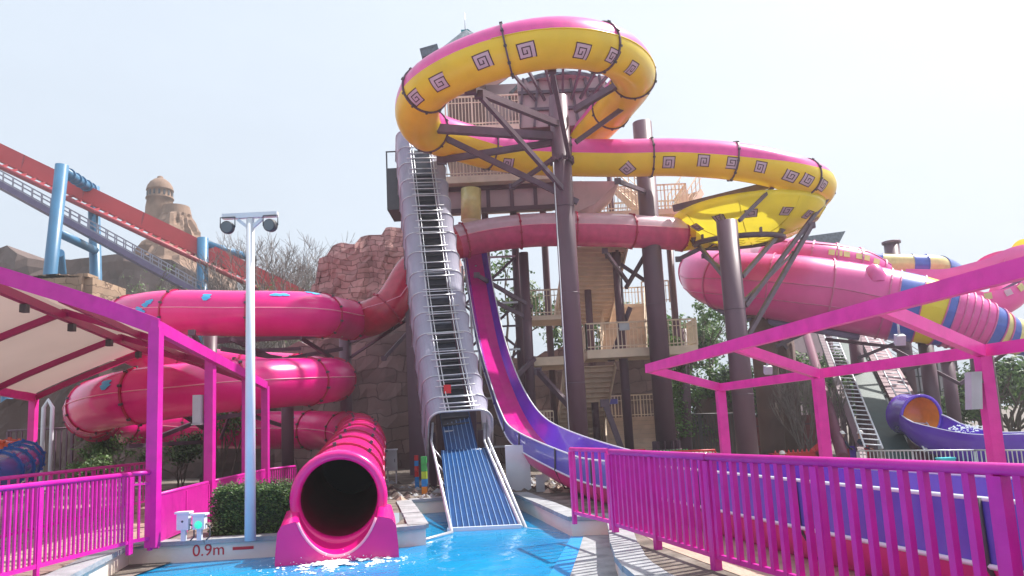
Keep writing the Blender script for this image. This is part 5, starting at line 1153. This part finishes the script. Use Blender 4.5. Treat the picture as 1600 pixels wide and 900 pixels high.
b = MB(); b.tube([PZ(5,40,0), Vector((PZ(5,40,0).x,40,P(5,560,40).z))], .28, CBLU, 12); b.tube([PZ(42,42,0), Vector((PZ(42,42,0).x,42,P(42,560,42).z))], .25, CBLU, 12); tag(b.build('blue_post'), 'pair of blue steel pipe posts at the left edge under the canopy', 'post')

# ================================================================== PEOPLE
def person(base, h, label, pose, top=NAVY, leg=NAVY, face=-1.0, arm=None):
    base = Vector(base); s = h/1.75; yaw = Matrix.Rotation(face, 3, 'Z')
    if pose == 'stand':
        J = {'pel':(0,0,.95),'ch':(0,.02,1.25),'nk':(0,.02,1.5),'hd':(0,.05,1.62),'lh':(-.1,0,.9),'lk':(-.11,.03,.5),'lf':(-.12,0,.07),'lt':(-.13,.16,.04),'rh':(.1,0,.9),'rk':(.11,.05,.5),'rf':(.12,0,.07),'rt':(.13,.16,.04),
             'ls':(-.19,.02,1.42),'le':(-.27,.04,1.14),'lw':(-.24,.2,.96),'rs':(.19,.02,1.42),'re':(.28,.08,1.16),'rw':(.22,.32,1.1)}
    else:
        J = {'pel':(0,-.18,.38),'ch':(0,.02,.66),'nk':(0,.14,.88),'hd':(0,.2,.97),'lh':(-.11,-.14,.36),'lk':(-.17,.3,.5),'lf':(-.15,.05,.07),'lt':(-.16,.22,.04),'rh':(.11,-.14,.36),'rk':(.17,.3,.48),'rf':(.15,.05,.07),'rt':(.16,.22,.04),
             'ls':(-.18,.12,.82),'le':(-.24,.3,.62),'lw':(-.12,.5,.52),'rs':(.18,.12,.82),'re':(.24,.3,.62),'rw':(.12,.5,.52)}
    rad = {'pel':.145,'ch':.15,'nk':.055,'hd':.06,'lh':.095,'lk':.062,'lf':.045,'lt':.035,'rh':.095,'rk':.062,'rf':.045,'rt':.035,'ls':.062,'le':.043,'lw':.03,'rs':.062,'re':.043,'rw':.03}
    ed = [('pel','ch'),('ch','nk'),('nk','hd'),('pel','lh'),('lh','lk'),('lk','lf'),('lf','lt'),('pel','rh'),('rh','rk'),('rk','rf'),('rf','rt'),('ch','ls'),('ls','le'),('le','lw'),('ch','rs'),('rs','re'),('re','rw')]
    keys = list(J); idx = {k:i for i,k in enumerate(keys)}
    vs = [yaw@(Vector(J[k])*s)+base for k in keys]; edges = [(idx[a_],idx[c_]) for a_,c_ in ed]; rads = [rad[k]*s for k in keys]
    for w_, sg in (('lw',-1),('rw',1)):      # hands: palm + fingers
        wv_ = Vector(J[w_]); el = Vector(J[w_[0]+'e']); d = (wv_-el).normalized(); palm = wv_+d*.07; vs.append(yaw@(palm*s)+base); rads.append(.032*s); pi_ = len(vs)-1; edges.append((idx[w_],pi_))
        for f_ in range(5):
            off = Vector(((f_-2)*.018,0,.0)) if f_ else Vector((-sg*.045,.02,.01)); ln = (.05,.075,.085,.078,.06)[f_]; tip = palm+d*ln+off+Vector((0,0,-.02)); vs.append(yaw@(tip*s)+base); rads.append(.009*s); edges.append((pi_,len(vs)-1))
    me = bpy.data.meshes.new('person'); me.from_pydata(vs, edges, []); o = bpy.data.objects.new('person', me); COL.objects.link(o)
    md = o.modifiers.new('skin', 'SKIN'); 
    if not me.skin_vertices: me.skin_vertices.new() if hasattr(me.skin_vertices,'new') else None
    return o, me, rads, idx, yaw, s, base, J
def make_person(base, h, label, pose, top, face):
    bpy.ops.object.select_all(action='DESELECT') if bpy.context.object else None
    o, me, rads, idx, yaw, s, base, J = person(base, h, label, pose, face=face)
    bpy.context.view_layer.objects.active = o
    if not me.skin_vertices: o.modifiers.clear(); bpy.context.view_layer.objects.active = o; bpy.ops.object.modifier_add(type='SKIN')
    for i, r_ in enumerate(rads): me.skin_vertices[0].data[i].radius = (r_, r_*.85)
    me.skin_vertices[0].data[idx['pel']].use_root = True
    o.modifiers.new('sub', 'SUBSURF').levels = 2; o.modifiers[-1].render_levels = 2
    bpy.context.view_layer.update(); m2 = bpy.data.meshes.new_from_object(o.evaluated_get(bpy.context.evaluated_depsgraph_get())); o.modifiers.clear(); o.data = m2; m2.name = 'person'
    m2.materials.clear()
    for mm in (SKIN, top, NAVY, DGR): m2.materials.append(mm)
    wr = [yaw@(Vector(J[k])*s)+base for k in ('lw','rw')]; nk = (yaw@(Vector(J['nk'])*s)+base); pel = yaw@(Vector(J['pel'])*s)+base; ft = [yaw@(Vector(J[k])*s)+base for k in ('lf','rf','lt','rt')]; kn = [yaw@(Vector(J[k])*s)+base for k in ('lk','rk','lh','rh')]
    for p in m2.polygons:
        c = p.center; p.use_smooth = True; mi = 1
        if c.z > nk.z+.0: mi = 0
        elif min((c-w_).length for w_ in wr) < .09*s or any((c-w_).dot(w_-pel) > 0 and (c-w_).length < .22*s for w_ in wr): mi = 0
        elif min((c-f_).length for f_ in ft) < .1*s: mi = 3
        elif c.z < pel.z-.02 or min((c-k_).length for k_ in kn) < .11*s: mi = 2
        p.material_index = mi
    # head added to the same mesh data through bmesh join
    import bmesh
    bm = bmesh.new(); bm.from_mesh(m2); hc = yaw@((Vector(J['hd'])+Vector((0,.02,.05)))*s)+base
    r0 = bmesh.ops.create_uvsphere(bm, u_segments=20, v_segments=14, radius=1.0)
    for v in r0['verts']:
        x, y, z = v.co; y2 = y*.1; x2 = x*.078*(1-.18*max(0,-z)); z2 = z*.12
        if y > .5 and -.35 < z < .12 and abs(x) < .18: y2 += .022*(1-abs(x)/.18)
        if y > .6 and .08 < z < .3 and .2 < abs(x) < .5: y2 -= .008
        if abs(x) > .9 and abs(z) < .3: x2 *= 1.12
        v.co = yaw@(Vector((x2,y2,z2))*s)+hc
    for f_ in bm.faces:
        if all(v in set(r0['verts']) for v in f_.verts): pass
    bm.to_mesh(m2); bm.free()
    tag(o, label, 'person')
    hb = MB(); hb.lathe(hc+Vector((0,0,.035*s)), [(.135*s,0),(.118*s,.012*s),(.112*s,.05*s),(.085*s,.1*s),(.045*s,.128*s),(0,.135*s)], WHH, 18); br = yaw@Vector((0,1,0)); hb.obox(hc+br*.12*s+Vector((0,0,.04*s)), yaw@Vector((.07*s,0,0)), br*.03*s, U*.006, WHH); hb.build('hard_hat', o)
    return o
def safe_person(*a):
    make_person(*a)
safe_person((P(1316,700,30).x,30,-1.0), 1.72, 'worker in navy and white hard hat, left of the two standing workers', 'stand', NAVY, -1.2)
safe_person((P(1344,700,29.6).x,29.6,-1.0), 1.72, 'worker in navy and white hard hat, right of the two standing workers', 'stand', NAVY, -1.5)
safe_person((P(1214,700,30).x,30,-1.0), 1.7, 'worker in black with white hard hat crouching beside the red trough', 'crouch', NAVY, -1.3)
for px, m_, lab in ((1330,REDC,'red and blue panel standing between the two workers'),(1358,REDC,'red sheet beside the right hand worker')):
    p = PZ(px,29.9,-1); b = MB(); b.box(p+Vector((-.14,0,0)), p+Vector((.04,.06,1.1)), REDC); b.box(p+Vector((.045,0,0)), p+Vector((.32 if px == 1330 else .1,.05,1.2)), VIO if px == 1330 else REDC); tag(b.build('board_panel'), lab, 'panel')

# ------------------------------------------------------------------ haze
hb = MB(); hb.box((-140,-30,-2.2),(140,110,36), FOAM); hz = hb.build('haze', kind='stuff'); hz.data.materials.clear()
hm = bpy.data.materials.new('haze'); hm.use_nodes = True; n = hm.node_tree.nodes; n.remove(n['Principled BSDF']); pv_ = n.new('ShaderNodeVolumePrincipled')
pv_.inputs['Color'].default_value = (.93,.95,1,1); pv_.inputs['Density'].default_value = .0012; pv_.inputs['Anisotropy'].default_value = .3
hm.node_tree.links.new(pv_.outputs[0], n['Material Output'].inputs['Volume']); hz.data.materials.append(hm)
